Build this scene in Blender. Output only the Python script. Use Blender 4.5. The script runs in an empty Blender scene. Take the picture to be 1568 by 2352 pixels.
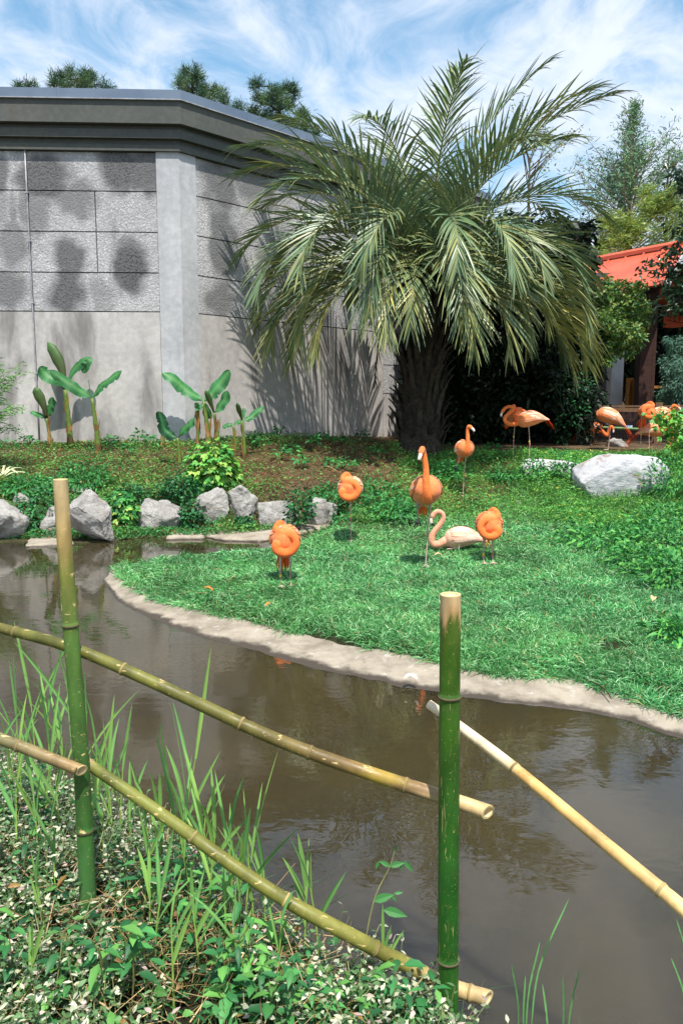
import bpy, bmesh, math, random
import numpy as np
from mathutils import Vector, Matrix, noise as mnoise
from mathutils.kdtree import KDTree

R = random.Random(11)
rng = np.random.default_rng(11)
rad = math.radians
scene = bpy.context.scene
COL = scene.collection

# ------------------------------------------------------------------ camera, world, sun, exposure
FPX, CU, CV, EYE, HORIZON = 1800.0, 784.0, 1176.0, 1.75, 940.0
PITCH = math.atan((CV - HORIZON) / FPX)
cam_d = bpy.data.cameras.new('camera')
cam = bpy.data.objects.new('camera', cam_d)
COL.objects.link(cam)
cam.location = (0, 0, EYE)
cam.rotation_euler = (math.pi / 2 - PITCH, 0, 0)
cam_d.sensor_fit = 'VERTICAL'
cam_d.sensor_height = 36.0
cam_d.lens = 36.0 * FPX / 2352.0
cam_d.clip_start = 0.05
cam_d.clip_end = 2000.0
scene.camera = cam

SUN_ELEV, SUN_AZ = rad(66), rad(13)      # azimuth: 0 = straight behind the camera, positive = from the right
sdir = Vector((math.sin(SUN_AZ) * math.cos(SUN_ELEV), -math.cos(SUN_AZ) * math.cos(SUN_ELEV), math.sin(SUN_ELEV)))
sun_d = bpy.data.lights.new('sun', 'SUN')
sun_d.energy = 5.0
sun_d.angle = rad(0.55)
sun_d.color = (1.0, 0.955, 0.89)
sun = bpy.data.objects.new('sun', sun_d)
COL.objects.link(sun)
sun.rotation_euler = sdir.to_track_quat('Z', 'Y').to_euler()
sun.location = (0, 0, 40)

world = bpy.data.worlds.new('World')
scene.world = world
world.use_nodes = True
wn, wl = world.node_tree.nodes, world.node_tree.links
wn.clear()
w_out = wn.new('ShaderNodeOutputWorld')
w_bg = wn.new('ShaderNodeBackground')
w_bg.inputs['Strength'].default_value = 0.13
w_sky = wn.new('ShaderNodeTexSky')
w_sky.sky_type = 'NISHITA'
w_sky.sun_disc = False
w_sky.sun_elevation = SUN_ELEV
w_sky.sun_rotation = math.pi + SUN_AZ * -1.0
w_sky.air_density = 1.0
w_sky.dust_density = 0.6
w_sky.ozone_density = 1.6
w_tc = wn.new('ShaderNodeTexCoord')
w_sep = wn.new('ShaderNodeSeparateXYZ')
wl.new(w_tc.outputs['Generated'], w_sep.inputs[0])
def wmath(op, a, b=None):
    n = wn.new('ShaderNodeMath'); n.operation = op
    for i, x in enumerate((a, b)):
        if x is None: continue
        if isinstance(x, (int, float)): n.inputs[i].default_value = x
        else: wl.new(x, n.inputs[i])
    return n.outputs[0]
wz = wmath('ADD', wmath('MAXIMUM', w_sep.outputs['Z'], 0.0), 0.22)
w_cmb = wn.new('ShaderNodeCombineXYZ')
wl.new(wmath('DIVIDE', w_sep.outputs['X'], wz), w_cmb.inputs['X'])
wl.new(wmath('DIVIDE', w_sep.outputs['Y'], wz), w_cmb.inputs['Y'])
w_map = wn.new('ShaderNodeMapping')
w_map.inputs['Rotation'].default_value = (0, 0, rad(28))
w_map.inputs['Scale'].default_value = (1.0, 0.75, 1.0)
w_map.inputs['Location'].default_value = (3.1, 1.7, 0)
wl.new(w_cmb.outputs[0], w_map.inputs['Vector'])
def wnoise(scale, detail, rough, dist):
    n = wn.new('ShaderNodeTexNoise')
    n.inputs['Scale'].default_value = scale; n.inputs['Detail'].default_value = detail
    n.inputs['Roughness'].default_value = rough; n.inputs['Distortion'].default_value = dist
    wl.new(w_map.outputs[0], n.inputs['Vector'])
    return n.outputs['Fac']
cl = wmath('ADD', wmath('MULTIPLY', wnoise(1.9, 6, 0.58, 0.9), 0.6), wmath('MULTIPLY', wnoise(5.2, 8, 0.64, 1.2), 0.4))
w_mr = wn.new('ShaderNodeMapRange')
w_mr.interpolation_type = 'SMOOTHSTEP'
w_mr.inputs['From Min'].default_value = 0.37; w_mr.inputs['From Max'].default_value = 0.62
w_mr.inputs['To Min'].default_value = 0.04; w_mr.inputs['To Max'].default_value = 0.95
wl.new(cl, w_mr.inputs['Value'])
w_mix = wn.new('ShaderNodeMix'); w_mix.data_type = 'RGBA'
w_hs = wn.new('ShaderNodeHueSaturation')
w_hs.inputs['Hue'].default_value = 0.482; w_hs.inputs['Saturation'].default_value = 1.15; w_hs.inputs['Value'].default_value = 1.25
wl.new(w_sky.outputs[0], w_hs.inputs['Color'])
wl.new(w_mr.outputs[0], w_mix.inputs['Factor'])
wl.new(w_hs.outputs[0], w_mix.inputs['A'])
w_mix.inputs['B'].default_value = (5.3, 5.75, 6.6, 1)
wl.new(w_mix.outputs['Result'], w_bg.inputs['Color'])
wl.new(w_bg.outputs[0], w_out.inputs['Surface'])

vs = scene.view_settings
vs.view_transform = 'Standard'; vs.look = 'None'; vs.gamma = 1.0; vs.exposure = 0.45
vs.use_curve_mapping = False
scene.render.engine = 'CYCLES'
scene.cycles.use_denoising = True
scene.cycles.max_bounces = 8
scene.cycles.transparent_max_bounces = 8
scene.cycles.sample_clamp_indirect = 6.0

# ------------------------------------------------------------------ pixel helpers (1568 x 2352 reading of the photograph)
CP, SP = math.cos(PITCH), math.sin(PITCH)
def ray(u, v):
    xc, yc = (u - CU) / FPX, (CV - v) / FPX
    return np.array((xc, CP + yc * SP, -SP + yc * CP))
def at(u, v, y):
    d = ray(u, v); d = d * (y / d[1]); d[2] += EYE
    return d
def gnd(u, v, z=0.0):
    d = ray(u, v); d = d * ((z - EYE) / d[2]); d[2] = z
    return d
def proj(P):
    P = np.atleast_2d(P)
    x, y, z = P[:, 0], P[:, 1], P[:, 2] - EYE
    t = np.maximum(y * CP - z * SP, 1e-3)
    return CU + FPX * x / t, CV - FPX * (y * SP + z * CP) / t
def inview(P, m=170):
    u, v = proj(P)
    return (u > -m) & (u < 1568 + m) & (v > -m) & (v < 2352 + m) & (np.atleast_2d(P)[:, 1] > 0.4)

# ------------------------------------------------------------------ mesh helpers
def unit(a):
    a = np.asarray(a, float)
    return a / np.maximum(np.linalg.norm(a, axis=-1, keepdims=True), 1e-9)

class Geo:
    def __init__(s):
        s.V, s.Q, s.T, s.C, s.n = [], [], [], [], 0
    def add(s, V, Q=None, T=None, col=(0.5, 0.5, 0.5)):
        V = np.asarray(V, float).reshape(-1, 3)
        c = np.asarray(col, float)
        if c.ndim == 1: c = np.tile(c[:3], (len(V), 1))
        s.V.append(V); s.C.append(c)
        if Q is not None and len(Q): s.Q.append(np.asarray(Q, int).reshape(-1, 4) + s.n)
        if T is not None and len(T): s.T.append(np.asarray(T, int).reshape(-1, 3) + s.n)
        s.n += len(V)
        return s
    def mesh(s, name, origin=(0, 0, 0), smooth=False):
        V = np.concatenate(s.V) - np.asarray(origin, float)
        C = np.concatenate(s.C)
        Q = np.concatenate(s.Q) if s.Q else np.zeros((0, 4), int)
        T = np.concatenate(s.T) if s.T else np.zeros((0, 3), int)
        me = bpy.data.meshes.new(name)
        me.vertices.add(len(V)); me.vertices.foreach_set('co', V.astype(np.float32).ravel())
        me.loops.add(Q.size + T.size)
        me.loops.foreach_set('vertex_index', np.concatenate([Q.ravel(), T.ravel()]).astype(np.int32))
        me.polygons.add(len(Q) + len(T))
        st = np.concatenate([np.arange(len(Q)) * 4, Q.size + np.arange(len(T)) * 3]).astype(np.int32)
        me.polygons.foreach_set('loop_start', st)
        me.polygons.foreach_set('use_smooth', np.full(len(Q) + len(T), bool(smooth)))
        me.update(calc_edges=True)
        a = me.attributes.new('Col', 'FLOAT_COLOR', 'POINT')
        a.data.foreach_set('color', np.hstack([C, np.ones((len(C), 1))]).astype(np.float32).ravel())
        return me

def thing(name, label, cat, loc=(0, 0, 0), group=None, rz=0.0):
    o = bpy.data.objects.new(name, None)
    COL.objects.link(o)
    o.empty_display_size = 0.1
    o.location = tuple(loc); o.rotation_euler = (0, 0, rz)
    return tag(o, label, cat, group)
def tag(o, label, cat=None, group=None, kind=None):
    if label: o['label'] = label
    if cat: o['category'] = cat
    if group: o['group'] = group
    if kind: o['kind'] = kind
    return o
def obj(name, me, mat, parent=None, loc=None):
    o = bpy.data.objects.new(name, me)
    COL.objects.link(o)
    if mat is not None and not me.materials: me.materials.append(mat)
    if parent is not None: o.parent = parent
    if loc is not None: o.location = tuple(loc)
    return o
def part(name, geo, mat, parent, origin=None, smooth=False):
    """geo in world coordinates; parent is an unrotated Empty (or a part whose origin is given)."""
    org = parent.location if origin is None else origin
    return obj(name, geo.mesh(name, org, smooth), mat, parent)
def solo(name, geo, mat, origin, smooth=False):
    return obj(name, geo.mesh(name, origin, smooth), mat, None, origin)
def dup(root, loc, rz=0.0, label=None, scale=1.0):
    def cp(o, par):
        c = o.copy(); COL.objects.link(c); c.parent = par
        for ch in o.children: cp(ch, c)
        return c
    c = cp(root, None)
    c.location = tuple(loc); c.rotation_euler = (0, 0, rz); c.scale = (scale,) * 3
    if label: c['label'] = label
    return c

def frames(P, up=(0.0, 0.0, 1.0)):
    P = np.asarray(P, float)
    Tn = unit(np.gradient(P, axis=0))
    A = np.zeros_like(P); B = np.zeros_like(P)
    u0 = np.asarray(up, float)
    if abs(np.dot(u0, Tn[0])) > 0.95: u0 = np.array((1.0, 0.0, 0.0))
    a = unit(u0 - Tn[0] * np.dot(u0, Tn[0]))
    for i in range(len(P)):
        a = unit(a - Tn[i] * np.dot(a, Tn[i]))
        A[i] = a; B[i] = np.cross(Tn[i], a)
    return Tn, A, B
def spline(P, n):
    """Catmull-Rom through rows of P (any width)."""
    P = np.asarray(P, float)
    Q = np.vstack([2 * P[0] - P[1], P, 2 * P[-1] - P[-2]])
    out = []
    for t in np.linspace(0, len(P) - 1 - 1e-6, n):
        i = int(t); f = t - i
        a, b, c, d = Q[i], Q[i + 1], Q[i + 2], Q[i + 3]
        out.append(0.5 * (2 * b + (c - a) * f + (2 * a - 5 * b + 4 * c - d) * f * f + (3 * b - a - 3 * c + d) * f ** 3))
    return np.array(out)
def loft(rings, capa=True, capb=True):
    rings = np.asarray(rings, float)
    m, n = rings.shape[:2]
    V = rings.reshape(-1, 3)
    i = np.arange(m - 1)[:, None] * n; j = np.arange(n)[None, :]; k = (j + 1) % n
    Q = np.stack([i + j, i + k, i + n + k, i + n + j], -1).reshape(-1, 4)
    T = []
    ex = []
    if capa:
        ex.append(rings[0].mean(0)); c = m * n + len(ex) - 1
        T += [(c, (b + 1) % n, b) for b in range(n)]
    if capb:
        ex.append(rings[-1].mean(0)); c = m * n + len(ex) - 1
        o = (m - 1) * n
        T += [(c, o + b, o + (b + 1) % n) for b in range(n)]
    if ex: V = np.vstack([V, ex])
    return V, Q, np.array(T, int).reshape(-1, 3)
def tube(P, r, n=8, capa=True, capb=True, up=(0, 0, 1), ra=None):
    P = np.asarray(P, float)
    r = np.broadcast_to(np.asarray(r, float), (len(P),)); ra = r if ra is None else np.asarray(ra, float)
    _, A, B = frames(P, up)
    th = np.linspace(0, 2 * math.pi, n, endpoint=False)
    rings = P[:, None] + A[:, None] * (np.cos(th)[None, :, None] * ra[:, None, None]) + B[:, None] * (np.sin(th)[None, :, None] * r[:, None, None])
    return loft(rings, capa, capb)
def box(x0, x1, y0, y1, z0, z1):
    V = np.array([(x, y, z) for z in (z0, z1) for y in (y0, y1) for x in (x0, x1)], float)
    Q = [(0, 2, 3, 1), (4, 5, 7, 6), (0, 1, 5, 4), (2, 6, 7, 3), (0, 4, 6, 2), (1, 3, 7, 5)]
    return V, Q
def hexa(A, B, C, D, n):
    """box from a quad A B C D thickened by vector n."""
    V = np.array([A, B, C, D, A + n, B + n, C + n, D + n], float)
    Q = [(0, 1, 2, 3), (7, 6, 5, 4), (0, 4, 5, 1), (1, 5, 6, 2), (2, 6, 7, 3), (3, 7, 4, 0)]
    return V, Q
def strips(P, D, N, L, W, droop=None, nseg=2, prof=None, fold=0.0):
    """many leaf or blade strips at once: P base, D direction, N face normal, all (m,3)."""
    P = np.atleast_2d(P); m = len(P)
    D = unit(np.broadcast_to(D, P.shape)); N = np.broadcast_to(N, P.shape)
    S = unit(np.cross(D, N)); Nn = np.cross(S, D)
    L = np.broadcast_to(L, (m,)).astype(float); W = np.broadcast_to(W, (m,)).astype(float)
    if droop is None: droop = np.zeros(3)
    droop = np.broadcast_to(np.asarray(droop, float), P.shape)
    if prof is None: prof = lambda t: 1.0 - t * 0.97
    k = 3 if fold else 2
    V = np.zeros((m, nseg + 1, k, 3))
    for i in range(nseg + 1):
        t = i / nseg
        c = P + D * (L * t)[:, None] + droop * (L * t * t)[:, None]
        w = (W * prof(t) * 0.5)[:, None]
        V[:, i, 0] = c - S * w
        V[:, i, k - 1] = c + S * w
        if fold:
            V[:, i, 1] = c
            V[:, i, 0] += Nn * w * fold; V[:, i, 2] += Nn * w * fold
    q = []
    for i in range(nseg):
        for j in range(k - 1):
            q.append((i * k + j, i * k + j + 1, (i + 1) * k + j + 1, (i + 1) * k + j))
    q = np.array(q)
    Q = (np.arange(m)[:, None, None] * ((nseg + 1) * k) + q[None]).reshape(-1, 4)
    return V.reshape(-1, 3), Q, (nseg + 1) * k
def leafprof(t):
    return max(0.03, math.sin(math.pi * min(1.0, t ** 0.75 * 0.97 + 0.03)))
def jit(base, m, s=0.18, hue=0.0):
    base = np.asarray(base, float)
    f = 1 + rng.uniform(-s, s, (m, 1))
    c = base[None] * f
    if hue: c = c * (1 + rng.normal(0, hue, (m, 3)))
    return np.clip(c, 0.002, 1)
def addstrips(geo, cols, *a, **k):
    V, Q, n = strips(*a, **k)
    geo.add(V, Q, col=np.repeat(np.asarray(cols), n, axis=0))
def rdir(m, zmin=-1.0, zmax=1.0):
    z = rng.uniform(zmin, zmax, m); a = rng.uniform(0, 2 * math.pi, m); r = np.sqrt(np.maximum(0, 1 - z * z))
    return np.stack([r * np.cos(a), r * np.sin(a), z], 1)

# ------------------------------------------------------------------ materials
def srgb(r, g, b):
    f = lambda c: (c / 255) / 12.92 if c <= 10 else ((c / 255 + 0.055) / 1.055) ** 2.4
    return (f(r), f(g), f(b))
class NT:
    def __init__(s, name):
        s.m = bpy.data.materials.new(name); s.m.use_nodes = True
        s.n, s.l = s.m.node_tree.nodes, s.m.node_tree.links
        s.b = s.n['Principled BSDF']; s.out = s.n['Material Output']
        s._pos = None
    def pos(s, scale=(1, 1, 1), rot=(0, 0, 0), obj_=False):
        if obj_: src = s.n.new('ShaderNodeTexCoord').outputs['Object']
        else: src = s.n.new('ShaderNodeNewGeometry').outputs['Position']
        mp = s.n.new('ShaderNodeMapping'); mp.inputs['Scale'].default_value = scale; mp.inputs['Rotation'].default_value = rot
        s.l.new(src, mp.inputs['Vector'])
        return mp.outputs[0]
    def noise(s, vec, scale, detail=4, rough=0.55, dist=0.0):
        n = s.n.new('ShaderNodeTexNoise'); n.inputs['Scale'].default_value = scale; n.inputs['Detail'].default_value = detail
        n.inputs['Roughness'].default_value = rough; n.inputs['Distortion'].default_value = dist
        s.l.new(vec, n.inputs['Vector']); return n.outputs['Fac']
    def voro(s, vec, scale, feature='F1', out='Distance'):
        n = s.n.new('ShaderNodeTexVoronoi'); n.feature = feature; n.inputs['Scale'].default_value = scale
        s.l.new(vec, n.inputs['Vector']); return n.outputs[out]
    def ramp(s, fac, a, b, lo=0.0, hi=1.0):
        n = s.n.new('ShaderNodeMapRange'); n.interpolation_type = 'SMOOTHSTEP'
        n.inputs['From Min'].default_value = a; n.inputs['From Max'].default_value = b
        n.inputs['To Min'].default_value = lo; n.inputs['To Max'].default_value = hi
        s.l.new(fac, n.inputs['Value']); return n.outputs[0]
    def math(s, op, a, b=0.0):
        n = s.n.new('ShaderNodeMath'); n.operation = op
        for i, x in enumerate((a, b)):
            if isinstance(x, (int, float)): n.inputs[i].default_value = x
            else: s.l.new(x, n.inputs[i])
        return n.outputs[0]
    def mix(s, fac, a, b, mode='MIX'):
        n = s.n.new('ShaderNodeMix'); n.data_type = 'RGBA'; n.blend_type = mode
        for key, x in (('Factor', fac), ('A', a), ('B', b)):
            if isinstance(x, (int, float)): n.inputs[key].default_value = x
            elif isinstance(x, (tuple, list)): n.inputs[key].default_value = (*x[:3], 1)
            else: s.l.new(x, n.inputs[key])
        return n.outputs['Result']
    def attr(s, name='Col'):
        n = s.n.new('ShaderNodeAttribute'); n.attribute_name = name; return n.outputs['Color']
    def base(s, c, rough=0.6, spec=0.4):
        if isinstance(c, (tuple, list)): s.b.inputs['Base Color'].default_value = (*c[:3], 1)
        else: s.l.new(c, s.b.inputs['Base Color'])
        if isinstance(rough, (int, float)): s.b.inputs['Roughness'].default_value = rough
        else: s.l.new(rough, s.b.inputs['Roughness'])
        s.b.inputs['Specular IOR Level'].default_value = spec
        return s
    def bump(s, h, strength=0.4, dist=0.02):
        n = s.n.new('ShaderNodeBump'); n.inputs['Strength'].default_value = strength; n.inputs['Distance'].default_value = dist
        s.l.new(h, n.inputs['Height']); s.l.new(n.outputs[0], s.b.inputs['Normal']); return s
    def translucent(s, c, fac):
        t = s.n.new('ShaderNodeBsdfTranslucent'); mx = s.n.new('ShaderNodeMixShader'); mx.inputs[0].default_value = fac
        s.l.new(c, t.inputs['Color']); s.l.new(s.b.outputs[0], mx.inputs[1]); s.l.new(t.outputs[0], mx.inputs[2])
        s.l.new(mx.outputs[0], s.out.inputs['Surface']); return s

def leaf_mat(name, rough=0.5, trans=0.25, spec=0.35, vary=(0.8, 1.2), scale=6.0):
    t = NT(name)
    c = t.attr()
    n = t.ramp(t.noise(t.pos(), scale, 3), 0.3, 0.7, *vary)
    c = t.mix(1.0, c, t.math('MULTIPLY', n, 1.0), 'MULTIPLY')
    t.base(c, rough, spec)
    if trans: t.translucent(c, trans)
    return t.m
def vcol_mat(name, rough=0.7, spec=0.3, scale=20.0, vary=(0.8, 1.2), bump=0.0, bscale=60.0, bdist=0.01):
    t = NT(name)
    n = t.ramp(t.noise(t.pos(), scale, 5, 0.6), 0.3, 0.7, *vary)
    t.base(t.mix(1.0, t.attr(), n, 'MULTIPLY'), rough, spec)
    if bump: t.bump(t.noise(t.pos(), bscale, 5, 0.6), bump, bdist)
    return t.m
M = {}
M['grass'] = leaf_mat('grass_blades', 0.42, 0.22, 0.45, (0.75, 1.2), 1.6)
M['leaf'] = leaf_mat('leaves', 0.5, 0.25, 0.35, (0.75, 1.2), 3.0)
M['gloss'] = leaf_mat('glossy_leaves', 0.3, 0.15, 0.5, (0.8, 1.15), 8.0)
M['palm'] = leaf_mat('palm_leaflets', 0.4, 0.12, 0.5, (0.85, 1.15), 2.0)
M['needle'] = leaf_mat('needles', 0.6, 0.15, 0.3, (0.75, 1.2), 1.0)
M['straw'] = vcol_mat('dry_straw', 0.8, 0.2, 8.0)
M['bark'] = vcol_mat('bark', 0.85, 0.2, 14.0, (0.6, 1.3), 0.6, 30.0, 0.03)
M['stem'] = vcol_mat('plant_stems', 0.5, 0.35, 25.0, (0.8, 1.2))

# ------------------------------------------------------------------ terrain
WZ = -0.12
isl_front = [(2600, 1800), (2000, 1770), (1700, 1735), (1568, 1700), (1440, 1655), (1370, 1640), (1250, 1622), (1060, 1600), (985, 1585), (925, 1578), (880, 1565), (800, 1552),
             (700, 1530), (610, 1505), (560, 1488), (470, 1466), (390, 1440), (330, 1412), (285, 1388), (258, 1366), (242, 1338), (244, 1316), (262, 1302)]
isl_back = [(300, 1290), (360, 1280), (450, 1272), (560, 1268), (620, 1256), (690, 1240), (735, 1224)]
far_shore = [(748, 1214), (700, 1216), (640, 1224), (560, 1232), (470, 1236), (400, 1236), (330, 1234), (250, 1246), (160, 1250), (100, 1240), (0, 1250), (-150, 1255), (-500, 1262)]
near_shore = [(-900, 1640), (-400, 1720), (0, 1790), (250, 1910), (450, 2040), (700, 2190), (900, 2320), (1100, 2450), (1350, 2620), (1700, 2800), (2600, 3100)]
g2 = lambda L: [tuple(gnd(u, v, WZ)[:2]) for u, v in L]
FRONT, BACK, FAR, NEAR = g2(isl_front), g2(isl_back), g2(far_shore), g2(near_shore)
WATER = np.array(FRONT + BACK + FAR + NEAR)

def seg_dist(X, Y, pts, closed=True):
    d = np.full(X.shape, 1e9)
    n = len(pts)
    for i in range(n if closed else n - 1):
        ax, ay = pts[i]; bx, by = pts[(i + 1) % n]
        dx, dy = bx - ax, by - ay
        t = np.clip(((X - ax) * dx + (Y - ay) * dy) / (dx * dx + dy * dy + 1e-12), 0, 1)
        d = np.minimum(d, np.hypot(X - ax - t * dx, Y - ay - t * dy))
    return d
def inside(X, Y, pts):
    r = np.zeros(X.shape, bool)
    n = len(pts)
    for i in range(n):
        ax, ay = pts[i]; bx, by = pts[(i + 1) % n]
        c = ((ay > Y) != (by > Y)) & (X < (bx - ax) * (Y - ay) / (by - ay + 1e-12) + ax)
        r ^= c
    return r
def sstep(a, b, x):
    t = np.clip((x - a) / (b - a), 0, 1); return t * t * (3 - 2 * t)
def vnoise(X, Y, s, seed=0):
    r = np.random.default_rng(seed); out = 0
    for k in range(5):
        a, b, p, q = r.uniform(-1, 1, 4); f = s * (1 + k * 0.55)
        out = out + np.sin(f * (X * math.cos(a * 3) + Y * math.sin(a * 3)) + p * 6) * np.cos(f * (Y * math.cos(b * 3) - X * math.sin(b * 3)) + q * 6) / (1 + k * 0.5)
    return out / 2.2
def height(X, Y):
    X = np.asarray(X, float); Y = np.asarray(Y, float)
    Bk = np.interp(Y, [10.2, 11.3, 12.4, 14, 15.9, 18, 40], [0, 0.12, 0.36, 0.72, 1.10, 1.12, 1.2])
    Rt = np.interp(Y, [8.5, 11, 12, 13.5, 15, 16, 17, 20, 40], [0, 0.03, 0.08, 0.27, 0.68, 0.80, 0.87, 1.0, 1.2])
    w = sstep(-0.6, 2.4, X)
    Lh = Bk * (1 - w) + Rt * w
    Lh = Lh + 0.22 * sstep(3.2, 6.0, X) * sstep(6.0, 9.5, Y) * (1 - sstep(13, 16, Y))
    Lh = np.where(Y < 4.0, 0.02, Lh) + 0.022 * vnoise(X, Y, 2.2, 3) + 0.014 * vnoise(X, Y, 6.0, 4)
    d = seg_dist(X, Y, WATER); ins = inside(X, Y, WATER)
    nearb = Y < 4.0 + 0.0 * X
    dfar = seg_dist(X, Y, FAR, False) <= d + 1e-6
    r0 = np.where(dfar, 0.30, np.where(nearb, 0.0, 0.20)); r1 = np.where(dfar, 0.95, np.where(nearb, 0.45, 0.62))
    sh = np.where(nearb, WZ + 0.02, np.where(dfar, WZ + 0.015, WZ - 0.045))
    tt = np.clip((d - r0) / (r1 - r0), 0, 1); out = sh + (Lh - sh) * tt * tt * (3 - 2 * tt)
    return np.where(ins, WZ - 0.05 - np.minimum(0.5, d * 0.9), out)
def hz(x, y): return float(height(np.array([x]), np.array([y]))[0])
def hit(u, v):
    d = ray(u, v)
    t = np.linspace(0.8, 60, 3000)
    P = d[None] * t[:, None]; P[:, 2] += EYE
    k = np.argmax(P[:, 2] < height(P[:, 0], P[:, 1]))
    return P[k]
def onland(X, Y): return ~inside(X, Y, WATER)

def axis(parts):
    out = []
    for a, b, s in parts: out += list(np.arange(a, b - 1e-6, s))
    return np.array(out + [parts[-1][1]])
gx = axis([(-400, -40, 60), (-40, -9, 3), (-9, 8, 0.085), (8, 40, 3.2), (40, 400, 60)])
gy = axis([(-60, -3, 9), (-3, 0.6, 0.3), (0.6, 5, 0.06), (5, 19, 0.085), (19, 40, 1.5), (40, 700, 60)])
GX, GY = np.meshgrid(gx, gy)
GZ = height(GX.ravel(), GY.ravel())
V = np.stack([GX.ravel(), GY.ravel(), GZ], 1)
nx, ny = len(gx), len(gy)
ii = (np.arange(ny - 1)[:, None] * nx + np.arange(nx - 1)[None]).ravel()
Q = np.stack([ii, ii + 1, ii + nx + 1, ii + nx], 1)
lawnness = sstep(11.8, 10.6, V[:, 1] - 1.6 * sstep(0, 3, V[:, 0]) - 3.5 * sstep(2.0, 4.5, V[:, 0]))
nearness = sstep(4.2, 3.6, V[:, 1])
mul = np.array(srgb(96, 79, 60)); soil = np.array(srgb(58, 62, 40)); mud = np.array(srgb(52, 44, 33))
gc = mul[None] * (1 - lawnness[:, None]) + soil[None] * lawnness[:, None]
gc = gc * (1 - nearness[:, None]) + mud[None] * nearness[:, None]
t = NT('soil_and_mulch')
p = t.pos()
n1 = t.ramp(t.noise(p, 2.0, 6, 0.65), 0.3, 0.7, 0.6, 1.25)
n2 = t.ramp(t.noise(t.pos((1, 0.35, 1)), 45, 4, 0.7), 0.3, 0.75, 0.55, 1.45)
t.base(t.mix(1.0, t.mix(1.0, t.attr(), n1, 'MULTIPLY'), n2, 'MULTIPLY'), 0.95, 0.1)
t.bump(t.noise(p, 40, 5, 0.7), 0.8, 0.03)
g = Geo().add(V, Q, col=gc)
ground = solo('ground', g, t.m, (0, 0, 0), True)
tag(ground, 'brown mulch and soil bank sloping down to the pond', None, None, 'structure')

# water sheet (the ground dips under it)
t = NT('muddy_water')
p = t.pos((1, 1.0, 1))
mur = t.mix(t.ramp(t.noise(p, 0.55, 5, 0.6), 0.3, 0.7), srgb(62, 54, 33), srgb(50, 44, 31))
mur = t.mix(t.ramp(t.noise(p, 90, 3, 0.6), 0.62, 0.8, 0, 0.25), mur, srgb(96, 86, 66))
t.base(mur, 0.02, 0.5)
t.b.inputs['IOR'].default_value = 1.62
t.b.subsurface_method = 'BURLEY'
t.b.inputs['Subsurface Weight'].default_value = 1.0
t.b.inputs['Subsurface Radius'].default_value = (1.0, 0.8, 0.5)
t.b.inputs['Subsurface Scale'].default_value = 0.30
n1 = t.noise(t.pos((1.0, 1.5, 1)), 2.2, 3, 0.5, 0.8)
n2 = t.noise(t.pos((1.0, 1.8, 1)), 7.5, 2, 0.5, 0.6)
t.bump(t.math('ADD', t.math('MULTIPLY', n1, 0.9), t.math('MULTIPLY', n2, 0.32)), 0.06, 0.030)
M['water'] = t.m
wx = np.linspace(-14, 10, 49); wy = np.linspace(0.5, 14, 40)
WX, WY = np.meshgrid(wx, wy)
ii = (np.arange(39)[:, None] * 49 + np.arange(48)[None]).ravel()
g = Geo().add(np.stack([WX.ravel(), WY.ravel(), np.full(WX.size, WZ)], 1), np.stack([ii, ii + 1, ii + 50, ii + 49], 1))
water = solo('water', g, M['water'], (0, 0, 0))
tag(water, 'still brown pond water reflecting the wall and palm', None, None, 'structure')

# concrete rim round the lawn
def resample(P, step):
    P = np.asarray(P, float); s = np.concatenate([[0], np.cumsum(np.linalg.norm(np.diff(P, axis=0), axis=1))])
    k = np.arange(0, s[-1], step)
    return np.stack([np.interp(k, s, P[:, i]) for i in range(P.shape[1])], 1)
in_px = [(2600, 1700), (2000, 1690), (1700, 1672), (1568, 1640), (1490, 1626), (1420, 1592), (1300, 1562), (1160, 1556), (1060, 1540), (1000, 1520), (930, 1510), (870, 1498), (750, 1468), (650, 1456), (600, 1436), (520, 1422), (430, 1398), (380, 1388), (330, 1368), (295, 1350), (272, 1330), (268, 1314), (285, 1303)]
inner = resample(spline(np.array([gnd(u, v - 7, -0.055)[:2] for u, v in in_px]), 160), 0.04)
outer = resample(spline(np.array(FRONT + BACK[:1]), 200), 0.04)
k = np.linspace(0, 1, 300)
def rs_n(P, n):
    s = np.concatenate([[0], np.cumsum(np.linalg.norm(np.diff(P, axis=0), axis=1))]); s /= s[-1]
    kk = np.linspace(0, 1, n); return np.stack([np.interp(kk, s, P[:, i]) for i in range(2)], 1)
O = outer.copy()
# match each outer point to its closest inner point, monotone
I = np.array([inner[np.argmin(np.hypot(*(inner - o).T))] for o in O])
for _ in range(6): I[1:-1] = (I[:-2] + I[1:-1] * 2 + I[2:]) / 4
prof_t = [-0.30, -0.10, -0.03, 0.05, 0.2, 0.45, 0.7, 0.95, 1.35]
prof_z = [-0.30, -0.16, -0.130, -0.113, -0.101, -0.086, -0.072, -0.060, -0.058]
rows = []
wob = vnoise(O[:, 0], O[:, 1], 5.0, 9) * 0.03 + vnoise(O[:, 0], O[:, 1], 14.0, 10) * 0.018
for tt, zz in zip(prof_t, prof_z):
    XY = O + (I - O) * tt
    nrm = unit(np.hstack([(O - I), np.zeros((len(O), 1))]))[:, :2]
    XY = XY + nrm * (wob * max(0, 1 - abs(tt) * 1.3))[:, None]
    Z = zz + 0.012 * vnoise(XY[:, 0], XY[:, 1], 9.0, 12) * (0.2 if tt < 0 else 1)
    rows.append(np.column_stack([XY, Z]))
rows = np.array(rows); m_, n_ = rows.shape[:2]
ii = (np.arange(m_ - 1)[:, None] * n_ + np.arange(n_ - 1)[None]).ravel()
t = NT('pale_concrete_rim')
p = t.pos()
sep = t.n.new('ShaderNodeSeparateXYZ'); t.l.new(t.n.new('ShaderNodeNewGeometry').outputs['Position'], sep.inputs[0])
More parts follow.
